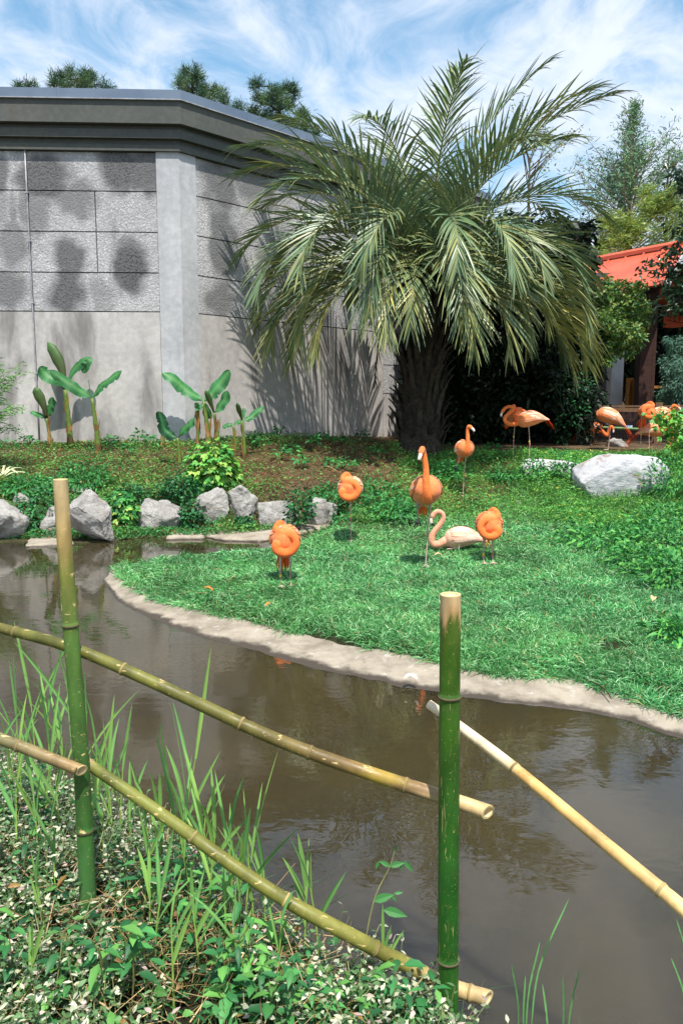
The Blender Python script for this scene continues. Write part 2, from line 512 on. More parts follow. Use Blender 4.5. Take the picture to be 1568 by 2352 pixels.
c = t.mix(t.ramp(t.noise(p, 3.5, 6, 0.65), 0.35, 0.7), srgb(162, 151, 134), srgb(126, 116, 101))
c = t.mix(t.ramp(t.noise(p, 11, 5, 0.7), 0.56, 0.75, 0, 0.6), c, srgb(200, 194, 186))
c = t.mix(t.ramp(t.noise(p, 2.3, 6, 0.7, 1.0), 0.52, 0.7, 0, 0.55), c, srgb(104, 94, 78))
c = t.mix(t.ramp(t.noise(p, 55, 3, 0.7), 0.6, 0.75, 0, 0.4), c, srgb(92, 84, 72))
wet = t.math('ADD', sep.outputs['Z'], t.math('MULTIPLY', t.noise(p, 6, 4, 0.6), 0.035))
c = t.mix(t.ramp(wet, -0.092, -0.078, 1, 0), c, srgb(70, 62, 52))
t.base(c, t.ramp(wet, -0.095, -0.08, 0.35, 0.9), 0.3)
t.bump(t.noise(p, 28, 6, 0.7), 0.5, 0.012)
M['rim'] = t.m
g = Geo().add(rows.reshape(-1, 3), np.stack([ii, ii + n_, ii + n_ + 1, ii + 1], 1))
rim = solo('concrete_edging', g, M['rim'], (0, 0, 0), True)
tag(rim, 'pale worn concrete edging between lawn and pond water', None, None, 'structure')

# flat concrete ledges at the foot of the rocks
def ledge(px, z, thick, label):
    P = np.array([gnd(u, v, z) for u, v in px])
    c = P.mean(0)
    n = len(P)
    fine = resample(np.vstack([P, P[:1]]), 0.05)
    fine[:, :2] += (vnoise(fine[:, 0], fine[:, 1], 8, 21) * 0.03)[:, None]
    n = len(fine)
    rings = np.array([fine - (0, 0, thick), fine + (fine - c) * 0.015, fine * 0.97 + c * 0.03 + (0, 0, 0.02), fine * 0.55 + c * 0.45 + (0, 0, 0.03)])
    rings[2, :, 2] = z + 0.012; rings[3, :, 2] = z + 0.02 + .012 * vnoise(rings[3, :, 0], rings[3, :, 1], 9, 22)
    Vv, Qq, Tt = loft(rings, False, True)
    o = solo('concrete_ledge', Geo().add(Vv, Qq, Tt), M['rim'], (c[0], c[1], z), True)
    tag(o, label, None, None, 'structure')
ledge([(450, 1226), (520, 1238), (600, 1240), (680, 1226), (690, 1208), (620, 1200), (520, 1200), (460, 1208)], -0.09, 0.25, 'tan concrete ledge at the foot of the rocks')
ledge([(690, 1222), (745, 1214), (770, 1200), (720, 1198), (680, 1206)], -0.075, 0.25, 'narrow tan concrete ledge where the channel ends')
ledge([(380, 1236), (470, 1234), (450, 1216), (400, 1218)], -0.09, 0.2, 'small low concrete ledge under the pale rock')
ledge([(60, 1255), (170, 1250), (150, 1228), (70, 1232)], -0.105, 0.2, 'mossy concrete ledge beside the tall rock')

# ------------------------------------------------------------------ grey concrete building
def conc_mat(name, cols, bump, bscale, bdist, stain, ell=(), speck=0.0):
    t = NT(name)
    p = t.pos()
    c = t.mix(t.ramp(t.noise(p, 0.9, 5, 0.6), 0.3, 0.7), cols[0], cols[1])
    c = t.mix(1.0, c, t.ramp(t.noise(p, 9, 5, 0.65), 0.3, 0.75, 0.88, 1.1), 'MULTIPLY')
    st = t.noise(t.pos((1.0, 1.0, 0.28)), 1.5, 5, 0.62, 0.3)
    s = t.ramp(st, *stain[:2], 0.0, stain[2])
    if ell:
        tot = s
        geo = t.n.new('ShaderNodeNewGeometry')
        warp = t.n.new('ShaderNodeTexNoise'); warp.inputs['Scale'].default_value = 2.2; warp.inputs['Detail'].default_value = 4
        t.l.new(geo.outputs['Position'], warp.inputs['Vector'])
        va = t.n.new('ShaderNodeVectorMath'); va.operation = 'SCALE'; va.inputs['Scale'].default_value = 0.55
        t.l.new(warp.outputs['Color'], va.inputs[0])
        vb = t.n.new('ShaderNodeVectorMath'); vb.operation = 'ADD'
        t.l.new(geo.outputs['Position'], vb.inputs[0]); t.l.new(va.outputs[0], vb.inputs[1])
        for (ex, ey, ez, rx, rz, amt) in ell:
            mp = t.n.new('ShaderNodeMapping'); mp.vector_type = 'TEXTURE'
            mp.inputs['Location'].default_value = (ex + 0.27, ey + 0.27, ez + 0.27); mp.inputs['Scale'].default_value = (rx, 9, rz)
            t.l.new(vb.outputs[0], mp.inputs['Vector'])
            ln = t.n.new('ShaderNodeVectorMath'); ln.operation = 'LENGTH'; t.l.new(mp.outputs[0], ln.inputs[0])
            tot = t.math('MAXIMUM', tot, t.ramp(ln.outputs['Value'], 0.6, 1.3, amt, 0.0))
        s = tot
    c = t.mix(s, c, cols[2])
    if speck:
        v = t.voro(p, bscale * 0.9)
        c = t.mix(t.ramp(v, 0.15, 0.55, 0, speck), c, tuple(x * 0.42 for x in cols[1]))
    t.base(c, 0.9, 0.2)
    t.bump(t.noise(p, bscale, 5, 0.7), bump, bdist)
    return t.m

WC = at(424, 940, 16.0)[:2]
DL = np.array((-math.cos(rad(2.5)), -math.sin(rad(2.5)))); NLw = np.array((math.sin(rad(2.5)), -math.cos(rad(2.5))))
DR = np.array((math.cos(rad(45)), math.sin(rad(45)))); NRw = np.array((DR[1], -DR[0]))
def zv(v): return at(424, v, 16.0)[2]
def corner(d):
    # offset both wall lines outward by d and intersect
    A = WC + NLw * d; B = WC + NRw * d
    m = np.array([DL, -DR]).T
    s = np.linalg.solve(m, B - A)
    return A + DL * s[0]
LEN_L, LEN_R = 6.4, 10.0
def band(z0, z1, d_out, d_in):
    """one cornice course that turns the corner."""
    def line(d, z): 
        c = corner(d)
        return [np.append(WC + DL * LEN_L + NLw * d, z), np.append(c, z), np.append(WC + DR * LEN_R + NRw * d, z)]
    rings = []
    for k in range(3):
        rings.append([line(d_out, z0)[k], line(d_out, z1)[k], line(d_in, z1)[k], line(d_in, z0)[k]])
    return loft(rings)
def wbox(side, s0, s1, z0, z1, d0, d1):
    D, N = (DL, NLw) if side == 'L' else (DR, NRw)
    P = lambda s, d, z: np.append(WC + D * s + N * d, z)
    A, B, C, E = P(s0, d0, z0), P(s1, d0, z0), P(s1, d0, z1), P(s0, d0, z1)
    return hexa(A, B, C, E, np.append(N * (d1 - d0), 0.0))
def su(u):      # distance along the left wall for a pixel column
    x = (u - CU) / FPX
    return (x * WC[1] - WC[0]) / (DL[0] - x * DL[1])
def su_r(u):
    x = (u - CU) / FPX
    return (x * WC[1] - WC[0]) / (DR[0] - x * DR[1])

def epos(u, v):
    s = su(u) if u < 424 else su_r(u)
    xy = WC + (DL if u < 424 else DR) * s
    y = xy[1]
    return xy[0], y, at(u, v, y)[2]
ell = []
for (u, v, rx, rz, amt) in [(318, 612, 0.36, 0.5, 0.95), (180, 600, 0.34, 0.42, 0.85), (172, 670, 0.40, 0.5, 0.9), (345, 390, 0.55, 0.42, 0.85), (135, 405, 0.55, 0.5, 0.9), (25, 400, 0.35, 0.4, 0.8),
                            (250, 680, 0.25, 0.4, 0.45), (30, 660, 0.5, 0.35, 0.7), (200, 460, 0.45, 0.35, 0.65), (520, 430, 0.35, 0.6, 0.75), (525, 560, 0.25, 0.8, 0.75), (515, 690, 0.3, 0.4, 0.7), (860, 560, 0.8, 0.9, 0.5), (300, 385, 0.4, 0.5, 0.9), (368, 400, 0.25, 0.5, 0.8), (110, 470, 0.3, 0.6, 0.6), (60, 560, 0.3, 0.5, 0.6), (30, 480, 0.2, 0.4, 0.4), (600, 420, 0.4, 0.5, 0.7), (640, 600, 0.4, 0.8, 0.6)]:
    ex, ey, ez = epos(u, v); ell.append((ex, ey, ez, rx, rz, amt))
M['agg'] = conc_mat('pitted_aggregate_concrete', (srgb(216, 213, 212), srgb(194, 192, 192), srgb(52, 52, 54)), 0.7, 24, 0.045, (0.53, 0.70, 0.7), ell, 0.45)
M['smooth'] = conc_mat('smooth_concrete', (srgb(196, 190, 185), srgb(174, 170, 166), srgb(124, 119, 116)), 0.25, 60, 0.01, (0.46, 0.70, 0.95))
M['pilaster'] = conc_mat('light_concrete', (srgb(190, 189, 190), srgb(168, 168, 170), srgb(120, 120, 122)), 0.2, 60, 0.01, (0.55, 0.8, 0.6))
M['fascia'] = conc_mat('dark_grey_stucco', (srgb(94, 95, 90), srgb(86, 88, 85), srgb(88, 78, 68)), 0.3, 90, 0.01, (0.56, 0.75, 0.5))
t = NT('blue_grey_metal_flashing'); t.base(t.mix(t.ramp(t.noise(t.pos(), 1.5, 3), 0.3, 0.7), srgb(92, 108, 128), srgb(106, 120, 138)), 0.45, 0.5); M['flash'] = t.m
t = NT('galvanised_conduit'); t.base(t.mix(t.ramp(t.noise(t.pos(), 9, 4), 0.3, 0.7), srgb(165, 165, 168), srgb(130, 130, 134)), 0.45, 0.5); M['conduit'] = t.m
t = NT('dark_joint'); t.base(srgb(120, 115, 110), 0.95, 0.1); M['joint'] = t.m

bld = thing('concrete_building', 'tall grey concrete building with stained rough panels and dark stepped cornice', 'building', (WC[0], WC[1], 0.9))
zb = 0.6
zt = zv(352)
# core volume behind the facing
core = [np.append(WC + DL * LEN_L - NLw * 0.05, zb), np.append(corner(-0.05), zb), np.append(WC + DR * LEN_R - NRw * 0.05, zb), np.append(WC + DL * LEN_L + np.array((0.0, 13.0)), zb)]
core = np.array(core); top = core.copy(); top[:, 2] = zv(230)
V = np.vstack([core, top])
part('core_wall', Geo().add(V, [(0, 1, 5, 4), (1, 2, 6, 5), (2, 3, 7, 6), (3, 0, 4, 7), (7, 4, 5, 6), (3, 2, 1, 0)]), M['joint'], bld)
J = 0.011
rowz = [zv(352), zv(442), zv(535), zv(628), zv(717)]
def panel(name, side, s0, s1, z1, z0, mat, d=0.03):
    Vv, Qq = wbox(side, s0 + J, s1 - J, z0 + J, z1 - J, -0.046, d)
    part(name, Geo().add(Vv, Qq), mat, bld)
sc_ = su(96)
s_l = [0.42, su(243), sc_, sc_ + 1.45, sc_ + 2.9]
for r in range(4):
    cols = [(s_l[0], s_l[1]), (s_l[1], s_l[2]), (s_l[2], s_l[3]), (s_l[3], s_l[4])] if r in (1, 2) else [(s_l[0], s_l[2]), (s_l[2], s_l[4])]
    for a, b in cols: panel('rough_panel', 'L', a, b, rowz[r], rowz[r + 1], M['agg'])
for a, b in [(s_l[0], s_l[2]), (s_l[2], s_l[4])]: panel('smooth_panel', 'L', a, b, rowz[4], zb, M['smooth'], 0.036)
s_r = [0.36, su_r(700), su_r(876), su_r(876) + 2.7, LEN_R - 0.02]
for r in range(4):
    for a, b in [(s_r[0], s_r[2]), (s_r[2], s_r[4])]: panel('rough_panel', 'R', a, b, rowz[r], rowz[r + 1], M['agg'])
for a, b in [(s_r[0], s_r[1]), (s_r[1], s_r[2])]: panel('smooth_panel', 'R', a, b, rowz[4], zb, M['smooth'], 0.036)
yj = (WC + DR * s_r[2])[1]
zj1, zj2 = at(876, 838, yj)[2], at(876, 904, yj)[2]
panel('rough_panel', 'R', s_r[2], s_r[4], rowz[4], zj1, M['agg']); panel('rough_panel', 'R', s_r[2], s_r[4], zj1, zj2, M['agg'])
panel('smooth_panel', 'R', s_r[2], s_r[4], zj2, zb, M['smooth'], 0.036)
# corner pier
c0, c1 = corner(0.06), corner(-0.04)
ring = [WC + DL * 0.42 + NLw * 0.06, c0, WC + DR * 0.36 + NRw * 0.06, WC + DR * 0.36 - NRw * 0.04, c1, WC + DL * 0.42 - NLw * 0.04]
Vv, Qq, Tt = loft([[np.append(p_, z) for p_ in ring] for z in (zb, rowz[4], zt)])
part('corner_pier', Geo().add(Vv, Qq, Tt), M['pilaster'], bld)
for nm, v0, v1, do, mt in [('cornice_band', 352, 333, 0.115, 'fascia'), ('cornice_band', 333, 318, 0.08, 'fascia'), ('cornice_band', 318, 298, 0.19, 'fascia'), ('cornice_band', 298, 284, 0.14, 'fascia'), ('fascia', 284, 228, 0.29, 'fascia'), ('roof_flashing', 228, 206, 0.32, 'flash')]:
    zq = lambda v: at(424, v, 16.0 - do)[2]
    Vv, Qq, Tt = band((zq(v0) if v0 < 352 else zv(352)) + 0.002, zq(v1) + (0.001 if nm != 'roof_flashing' else 0), do, -0.3)
    part(nm, Geo().add(Vv, Qq, Tt), M[mt], bld)
# flashing lip and laps
Vv, Qq, Tt = band(at(424, 230, 15.68)[2], at(424, 227.6, 15.68)[2], 0.335, 0.27); part('flashing_lip', Geo().add(Vv, Qq, Tt), M['conduit'], bld)
for side, s in [('L', su(175)), ('R', su_r(560)), ('R', su_r(690))]:
    Vv, Qq = wbox(side, s - 0.03, s + 0.03, at(424, 227.5, 15.68)[2], at(424, 206.5, 15.68)[2], 0.31, 0.327)
    part('flashing_lap', Geo().add(Vv, Qq), M['flash'], bld)
# conduit with straps
cs = WC + DL * (sc_) + NLw * 0.075
cpts = [np.append(cs, z) for z in np.linspace(1.0, zt, 8)]
Vv, Qq, Tt = tube(cpts, 0.016, 10); cd = part('conduit', Geo().add(Vv, Qq, Tt), M['conduit'], bld, smooth=True)
for v in (450, 560, 700, 860):
    Vv, Qq = wbox('L', sc_ - 0.032, sc_ + 0.032, zv(v), zv(v) + 0.025, 0.037, 0.095)
    part('pipe_strap', Geo().add(Vv, Qq), M['conduit'], cd, bld.location)

# ------------------------------------------------------------------ red roofed shelter, fence on the right
def wood(name, a, b, sc=3.0, along=(1, 1, 8)):
    t = NT(name); p = t.pos(along)
    t.base(t.mix(t.ramp(t.noise(p, sc, 5, 0.6), 0.3, 0.7), a, b), 0.75, 0.25); t.bump(t.noise(p, sc * 4, 4, 0.6), 0.3, 0.01); return t.m
M['brownpost'] = wood('dark_brown_paint', srgb(66, 42, 34), srgb(50, 32, 27))
M['timber'] = wood('weathered_timber', srgb(122, 92, 66), srgb(88, 66, 48), 5.0, (6, 6, 0.8))
M['newtimber'] = wood('yellow_timber', srgb(176, 118, 52), srgb(146, 94, 40), 4.0, (6, 6, 0.8))
M['redwood'] = wood('red_painted_wood', srgb(206, 96, 68), srgb(190, 84, 60), 2.0)
t = NT('red_metal_roof'); p = t.pos()
t.base(t.mix(t.ramp(t.noise(p, 1.2, 5, 0.6), 0.3, 0.7), srgb(208, 98, 66), srgb(190, 84, 58)), 0.45, 0.4); M['redroof'] = t.m
t = NT('white_column_paint'); t.base(t.mix(t.ramp(t.noise(t.pos(), 3, 4), 0.3, 0.7), srgb(205, 205, 204), srgb(185, 185, 186)), 0.7, 0.3); M['white'] = t.m
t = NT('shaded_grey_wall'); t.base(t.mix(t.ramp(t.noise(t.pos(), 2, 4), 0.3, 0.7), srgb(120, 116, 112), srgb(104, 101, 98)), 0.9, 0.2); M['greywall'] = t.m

YS = 20.5
she = thing('roofed_shelter', 'shelter with red standing seam metal roof on dark brown posts', 'shelter', tuple(at(1497, 940, YS)[:2]) + (0.9,))
# roof plane: eave line and ridge line, both receding to the left
eA, eB = at(1330, 690, 22.5), at(1520, 656, 19.6)
rA, rB = at(1335, 610, 25.0), at(1575, 566, 22.0)
slope_n = unit(np.cross(eB - eA, rA - eA)); 
if slope_n[2] < 0: slope_n = -slope_n
eA2, rA2 = eA + (eA - eB) * 0.6, rA + (rA - rB) * 0.6
Vv, Qq = hexa(eA2, eB, rB, rA2, slope_n * 0.05); rsh = part('roof_sheet', Geo().add(Vv, Qq), M['redroof'], she)
for k in np.linspace(0.02, 0.995, 10):
    a, b = eA2 + (eB - eA2) * k, rA2 + (rB - rA2) * k
    w = unit(eB - eA) * 0.02
    Vv, Qq = hexa(a - w + slope_n * .05, a + w + slope_n * .05, b + w + slope_n * .05, b - w + slope_n * .05, slope_n * 0.055)
    part('roof_seam', Geo().add(Vv, Qq), M['redroof'], rsh, she.location)
up = np.array((0, 0, 1.0))
Vv, Qq = hexa(rA2 + up * .10, rB + up * .10, rB + up * .10 - unit(rB - eB) * .22, rA2 + up * .10 - unit(rB - eB) * .22, up * 0.10); part('ridge_cap', Geo().add(Vv, Qq), M['redroof'], she)
# far slope of the roof
back = rB * 2 - eB; backA = rA2 * 2 - eA2
back[2] = eB[2]; backA[2] = eA2[2]
Vv, Qq = hexa(rA2, rB, back, backA, up * 0.05); part('roof_sheet', Geo().add(Vv, Qq), M['redroof'], she)
# barge board on the gable end, dark underside
Vv, Qq = hexa(eB - up * .02, rB - up * .02, rB - up * .26, eB - up * .26, unit(eB - eA) * 0.05); part('barge_board', Geo().add(Vv, Qq), M['white'], she)
Vv, Qq = hexa(eA2 - up * .03, eB - up * .03, rB - up * .03, rA2 - up * .03, -slope_n * 0.04); part('roof_soffit', Geo().add(Vv, Qq), M['brownpost'], she)
def vpost(u0, u1, v0, y, depth, mat, name, parent, zbase=0.8):
    a, b = at(u0, v0, y), at(u1, v0, y)
    Vv, Qq = box(a[0], b[0], y, y + depth, zbase, a[2])
    return part(name, Geo().add(Vv, Qq), mat, parent)
vpost(1478, 1506, 640, YS, 0.35, M['brownpost'], 'post', she)
vpost(1506.5, 1514, 640, YS + 0.12, 0.2, M['brownpost'], 'post', she)
vpost(1395, 1412, 660, 24.5, 0.3, M['brownpost'], 'post', she)
# sign beam
bl, br = at(1523, 720, 19.0), at(1720, 800, 16.9)
dirb = unit(np.array((br[0] - bl[0], br[1] - bl[1], 0)))
zb1, zb0 = at(1523, 710, 19.0)[2], at(1523, 752, 19.0)[2]
nb = np.array((-dirb[1], dirb[0], 0)); nb = nb if nb[1] > 0 else -nb
A = np.array((bl[0], bl[1], 0)); Bq = A + dirb * 3.2
Vv, Qq = hexa(A + up * zb0, Bq + up * zb0, Bq + up * zb1, A + up * zb1, nb * 0.32)
sgn = part('sign_beam', Geo().add(Vv, Qq), M['redwood'], she)
fc = bpy.data.curves.new('carved', 'FONT'); fc.body = 'Th'; fc.size = 0.34; fc.extrude = 0.004
fo = bpy.data.objects.new('carved', fc); COL.objects.link(fo)
bpy.context.view_layer.update()
tm = bpy.data.meshes.new_from_object(fo.evaluated_get(bpy.context.evaluated_depsgraph_get()))
bpy.data.objects.remove(fo)
lo = obj('carved_lettering', tm, wood('carved_groove', srgb(120, 48, 36), srgb(100, 40, 30)), she)
rot = Matrix((Vector(dirb), Vector((0, 0, 1)), Vector(-nb))).transposed().to_4x4()
pl = A + dirb * 0.24 + up * (zb0 + 0.10) - nb * 0.003 - np.array(she.location)
lo.matrix_basis = Matrix.Translation(Vector(pl)) @ rot
sw = [A + dirb * (0.12 + s) + up * (zb0 + 0.16 - 0.12 * math.sin(s * 2.6)) - nb * 0.004 for s in np.linspace(0, 1.3, 14)]
Vv, Qq, Tt = tube(sw, 0.008, 5); part('carved_swoosh', Geo().add(Vv, Qq, Tt), lo.data.materials[0], she)

cw = thing('white_column', 'square white column standing beside the yellow timber gate', 'column', tuple(at(1424, 940, 22.0)[:2]) + (0.9,))
vpost(1410, 1438, 700, 22.0, 0.4, M['white'], 'shaft', cw)
a, b = at(1406, 940, 22), at(1442, 940, 22); Vv, Qq = box(a[0], b[0], 21.96, 22.46, 0.8, 1.25); part('base', Geo().add(Vv, Qq), M['white'], cw)
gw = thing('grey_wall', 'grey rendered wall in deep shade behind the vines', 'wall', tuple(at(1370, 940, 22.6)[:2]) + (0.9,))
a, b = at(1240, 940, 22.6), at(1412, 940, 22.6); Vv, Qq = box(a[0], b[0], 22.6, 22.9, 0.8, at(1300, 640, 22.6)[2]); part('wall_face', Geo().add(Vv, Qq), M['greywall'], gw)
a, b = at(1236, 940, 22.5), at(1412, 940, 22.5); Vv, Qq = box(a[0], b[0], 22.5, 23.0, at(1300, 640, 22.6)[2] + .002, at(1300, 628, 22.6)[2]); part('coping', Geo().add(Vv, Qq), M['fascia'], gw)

gt = thing('timber_gate', 'yellow timber gate with chunky post beside the white column', 'gate', tuple(at(1450, 940, 21.5)[:2]) + (0.9,))
vpost(1440, 1447, 868, 21.6, 0.1, M['newtimber'], 'slat', gt); vpost(1448.5, 1454, 868, 21.62, 0.08, M['newtimber'], 'slat', gt)
vpost(1455, 1468, 872, 21.5, 0.16, M['newtimber'], 'post', gt)
a, b = at(1452, 890, 21.66), at(1600, 890, 21.66); Vv, Qq = box(a[0], b[0], 21.66, 21.74, at(1450, 892, 21.66)[2], at(1450, 886, 21.66)[2]); part('rail', Geo().add(Vv, Qq), M['newtimber'], gt)

YF = 18.6
fen = thing('timber_fence', 'weathered timber post and rail fence with dark wire mesh behind the flamingos', 'fence', tuple(at(1450, 940, YF)[:2]) + (0.85,))
vpost(1349, 1360, 932, YF, 0.15, M['timber'], 'post', fen, 0.5); vpost(1505, 1522, 924, YF - 0.05, 0.17, M['timber'], 'post', fen, 0.5); vpost(1680, 1697, 924, YF - 0.05, 0.17, M['timber'], 'post', fen, 0.5)
vpost(1360.5, 1368, 936, YF + 0.02, 0.1, M['newtimber'], 'post', fen, 0.5)
for va, vb, dd in ((931, 935, 0.16), (937, 946, 0.05), (1024, 1031, 0.05)):
    for ua, ub in ((1362, 1504), (1523, 1679)):
        a, b = at(ua + 7 if va > 931 else ua, va, YF), at(ub, vb, YF); Vv, Qq = box(a[0], b[0], YF + 0.002, YF + dd, at(1450, vb, YF)[2], at(1450, va, YF)[2]); part('rail', Geo().add(Vv, Qq), M['timber'], fen)
t = NT('dark_wire'); t.base(srgb(50, 52, 50), 0.5, 0.4); M['wire'] = t.m
g = Geo()
xa, xb = at(1368, 940, YF)[0], at(1690, 940, YF)[0]; z0_, z1_ = 0.75, at(1450, 946, YF)[2]
for x in np.arange(xa, xb, 0.055):
    Vv, Qq = box(x, x + 0.004, YF + 0.06, YF + 0.064, z0_, z1_); g.add(Vv, Qq)
for z in np.arange(z0_, z1_, 0.055):
    Vv, Qq = box(xa, xb, YF + 0.065, YF + 0.069, z, z + 0.004); g.add(Vv, Qq)
tag(part('wire_mesh', g, M['wire'], fen), None, None, None, 'stuff')
# small notice on the mesh, pale blue
a, b = at(1437, 977, YF), at(1452, 986, YF); Vv, Qq = box(a[0], b[0], YF + 0.03, YF + 0.045, b[2], a[2]); 
t = NT('pale_notice'); t.base(t.mix(t.ramp(t.noise(t.pos(), 14, 2), 0.45, 0.55), srgb(190, 200, 215), srgb(120, 140, 180)), 0.5); M['notice'] = t.m
nt = solo('notice_plate', Geo().add(Vv - 0, Qq), t.m, (a[0], YF, a[2])); tag(nt, 'small pale blue notice fixed to the wire mesh fence', 'notice')
# dark low board wall, added further back to block light and close the view
dk = thing('added_board_wall', 'added dark brown board wall behind the mesh fence', 'wall', tuple(at(1500, 940, 20.2)[:2]) + (0.9,))
x0, x1 = at(1366, 940, 20.2)[0], at(1760, 940, 20.2)[0]
zt_ = at(1450, 944, 20.2)[2]
for k, x in enumerate(np.arange(x0, x1, 0.16)):
    Vv, Qq = box(x, x + 0.15, 20.2 + 0.006 * (k % 2), 20.25, 0.7, zt_); part('board', Geo().add(Vv, Qq), M['brownpost'], dk)

# ------------------------------------------------------------------ rocks
t = NT('grey_white_rock'); p = t.pos()
c = t.mix(t.ramp(t.noise(p, 4, 6, 0.65), 0.3, 0.7), srgb(186, 182, 176), srgb(146, 141, 135))
c = t.mix(t.ramp(t.noise(p, 14, 6, 0.75, 0.6), 0.54, 0.70, 0, 0.75), c, srgb(96, 90, 82))
c = t.mix(t.ramp(t.noise(t.pos((1, 1, 3)), 3.0, 5, 0.7, 1.2), 0.55, 0.72, 0, 0.55), c, srgb(164, 140, 112))
t.base(c, 0.9, 0.2); t.bump(t.noise(p, 22, 7, 0.75), 1.0, 0.045); M['rock'] = t.m
t = NT('pale_boulder'); p = t.pos((1, 1, 1.0))
c = t.mix(t.ramp(t.noise(p, 2.2, 6, 0.65), 0.3, 0.7), srgb(200, 198, 198), srgb(168, 168, 172))
c = t.mix(t.ramp(t.noise(t.pos((1.2, 1, 5.0), (0.3, 0.5, 0)), 5.0, 7, 0.75, 1.0), 0.52, 0.72, 0, 0.6), c, srgb(124, 122, 126))
c = t.mix(t.ramp(t.noise(p, 1.7, 5, 0.6, 1.5), 0.585, 0.64, 0, 0.75), c, srgb(150, 128, 104))
t.base(c, 0.85, 0.25); t.bump(t.noise(t.pos((1, 1, 2.5)), 12, 7, 0.7), 0.7, 0.03); M['boulder'] = t.m

def rock_mesh(name, w, d, h, seed, npts=15, cuts=5, rough=0.05, tilt=0.0, round_=0.0):
    r = random.Random(seed)
    bm = bmesh.new()
    for k in range(npts):
        v = Vector((r.gauss(0, 1), r.gauss(0, 1), r.gauss(0, 1))).normalized()
        q = max(abs(v.x), abs(v.y), abs(v.z))
        v = v * (1 - 0.55) + v / q * 0.55
        v = v * r.uniform(0.9, 1.05)
        bm.verts.new((v.x * w * 0.5, v.y * d * 0.5, v.z * h * 0.5))
    res = bmesh.ops.convex_hull(bm, input=bm.verts)
    bmesh.ops.delete(bm, geom=[x for x in res['geom_interior'] if isinstance(x, bmesh.types.BMVert)], context='VERTS')
    bmesh.ops.triangulate(bm, faces=bm.faces[:])
    for k in range(cuts):
        bmesh.ops.subdivide_edges(bm, edges=bm.edges[:], cuts=1, use_grid_fill=True, smooth=round_ if k < 2 else 0.0)
        if k == 1: bmesh.ops.smooth_vert(bm, verts=bm.verts[:], factor=0.12 if not round_ else 0.4, use_axis_x=True, use_axis_y=True, use_axis_z=True)
    bm.normal_update()
    sz = min(w, d, h)
    off = Vector((seed * 3.7, seed * 1.3, 0))
    for v in bm.verts:
        a = mnoise.fractal(v.co * (2.2 / sz) + off, 0.9, 2.1, 4)
        b = mnoise.ridged_multi_fractal(v.co * (1.3 / sz) + off, 0.9, 2.0, 4, 1.0, 2.0)
        v.co += v.normal * sz * rough * (a * 1.1 - (b - 1.2) * 0.9)
    zc = [v.co.z for v in bm.verts]; xc = [v.co.x for v in bm.verts]
    sx = w / (max(xc) - min(xc)); szz = h / (max(zc) - min(zc))
    for v in bm.verts: v.co.x *= sx; v.co.z *= szz
    me = bpy.data.meshes.new(name); bm.to_mesh(me); bm.free()
    for pl in me.polygons: pl.use_smooth = True
    return me
def rock(name, label, u0, u1, v0, v1, seed, base=None, y=None, mat='rock', depth=0.9, rot=0.0, sink=0.12, **k):
    uc = (u0 + u1) / 2
    if y is None:
        y = (gnd(uc, v1, WZ)[1] if base == 'water' else hit(uc, v1 - 6)[1]) + (-0.02 if base == 'water' else 0.1)
    a, b, tp, bt = at(u0, v1, y), at(u1, v1, y), at(uc, v0, y), at(uc, v1, y)
    w, h = (b[0] - a[0]) * (1.14 if mat == 'rock' and base == 'water' or name == 'shore_rock' else 1.0), tp[2] - bt[2] + sink
    me = rock_mesh(name, w, w * depth, h, seed, **k)
    o = obj(name, me, M[mat], None, ((a[0] + b[0]) / 2, y + w * depth * 0.18, tp[2] - h / 2))
    o.rotation_euler = (0, rot, 0)
    tag(o, label, 'rock')
    return o
rock('shore_rock', 'pale grey sloping rock at the far end of the rock row beside leafy bamboo', -60, 52, 1152, 1240, 3, 'water')
rock('shore_rock', 'tall blocky grey rock with a dark cleft, largest in the shore row', 158, 251, 1143, 1246, 5, 'water', depth=0.8)
rock('shore_rock', 'squat pale rock with crumbly face between tall grey rock and brown boulder', 318, 413, 1145, 1223, 8, 'water')
rock('shore_rock', 'brownish grey rounded rock directly below the lime green maple bush', 450, 521, 1122, 1212, 13, y=gnd(485, 1222, WZ)[1] + .1)
rock('shore_rock', 'narrow pale wedge shaped rock leaning beside the maple bush', 530, 588, 1116, 1208, 21, y=gnd(560, 1220, WZ)[1] + .1, depth=0.7, rot=-0.15)
rock('shore_rock', 'grey rock with flat overhanging top above the tan ledge', 594, 681, 1150, 1214, 34, y=gnd(640, 1216, WZ)[1] + .1)
rock('shore_rock', 'pale grey angular rock at the lawn end of the shore row', 702, 771, 1144, 1216, 55, y=gnd(735, 1214, WZ)[1] + .05)
rock('small_rock', 'small whitish rock half buried in ivy behind the shore row', 32, 82, 1132, 1168, 6)
rock('small_rock', 'small flat pale rock lying in weeds above the tall grey rock', 158, 215, 1118, 1146, 9)
rock('small_rock', 'dark shaded rock under ivy beside the tall grey rock', 92, 135, 1165, 1232, 15, 'water')
rock('small_rock', 'dark little rock wedged between squat pale rock and brown rock', 418, 455, 1150, 1200, 17, 'water')
rock('boulder', 'big smooth pale grey boulder with a brown crack on the slope', 1326, 1536, 1042, 1142, 72, mat='boulder', depth=0.75, npts=22, rough=0.03, round_=0.10, sink=0.25)
rock('boulder', 'low flat whitish rock sunk in weeds beside the big boulder', 1196, 1350, 1054, 1098, 47, mat='boulder', depth=0.7, npts=26, rough=0.03, round_=0.2, sink=0.2)
rock('small_rock', 'tiny pale stone lying on the lawn below the weeds', 1148, 1172, 1155, 1170, 91)
rock('small_rock', 'tiny tan stone half hidden in lawn grass near weeds', 1180, 1202, 1150, 1165, 93)
rock('small_rock', 'grey slab of stone behind the flamingos under the fence', 1388, 1448, 1010, 1040, 95, y=18.0, npts=10)

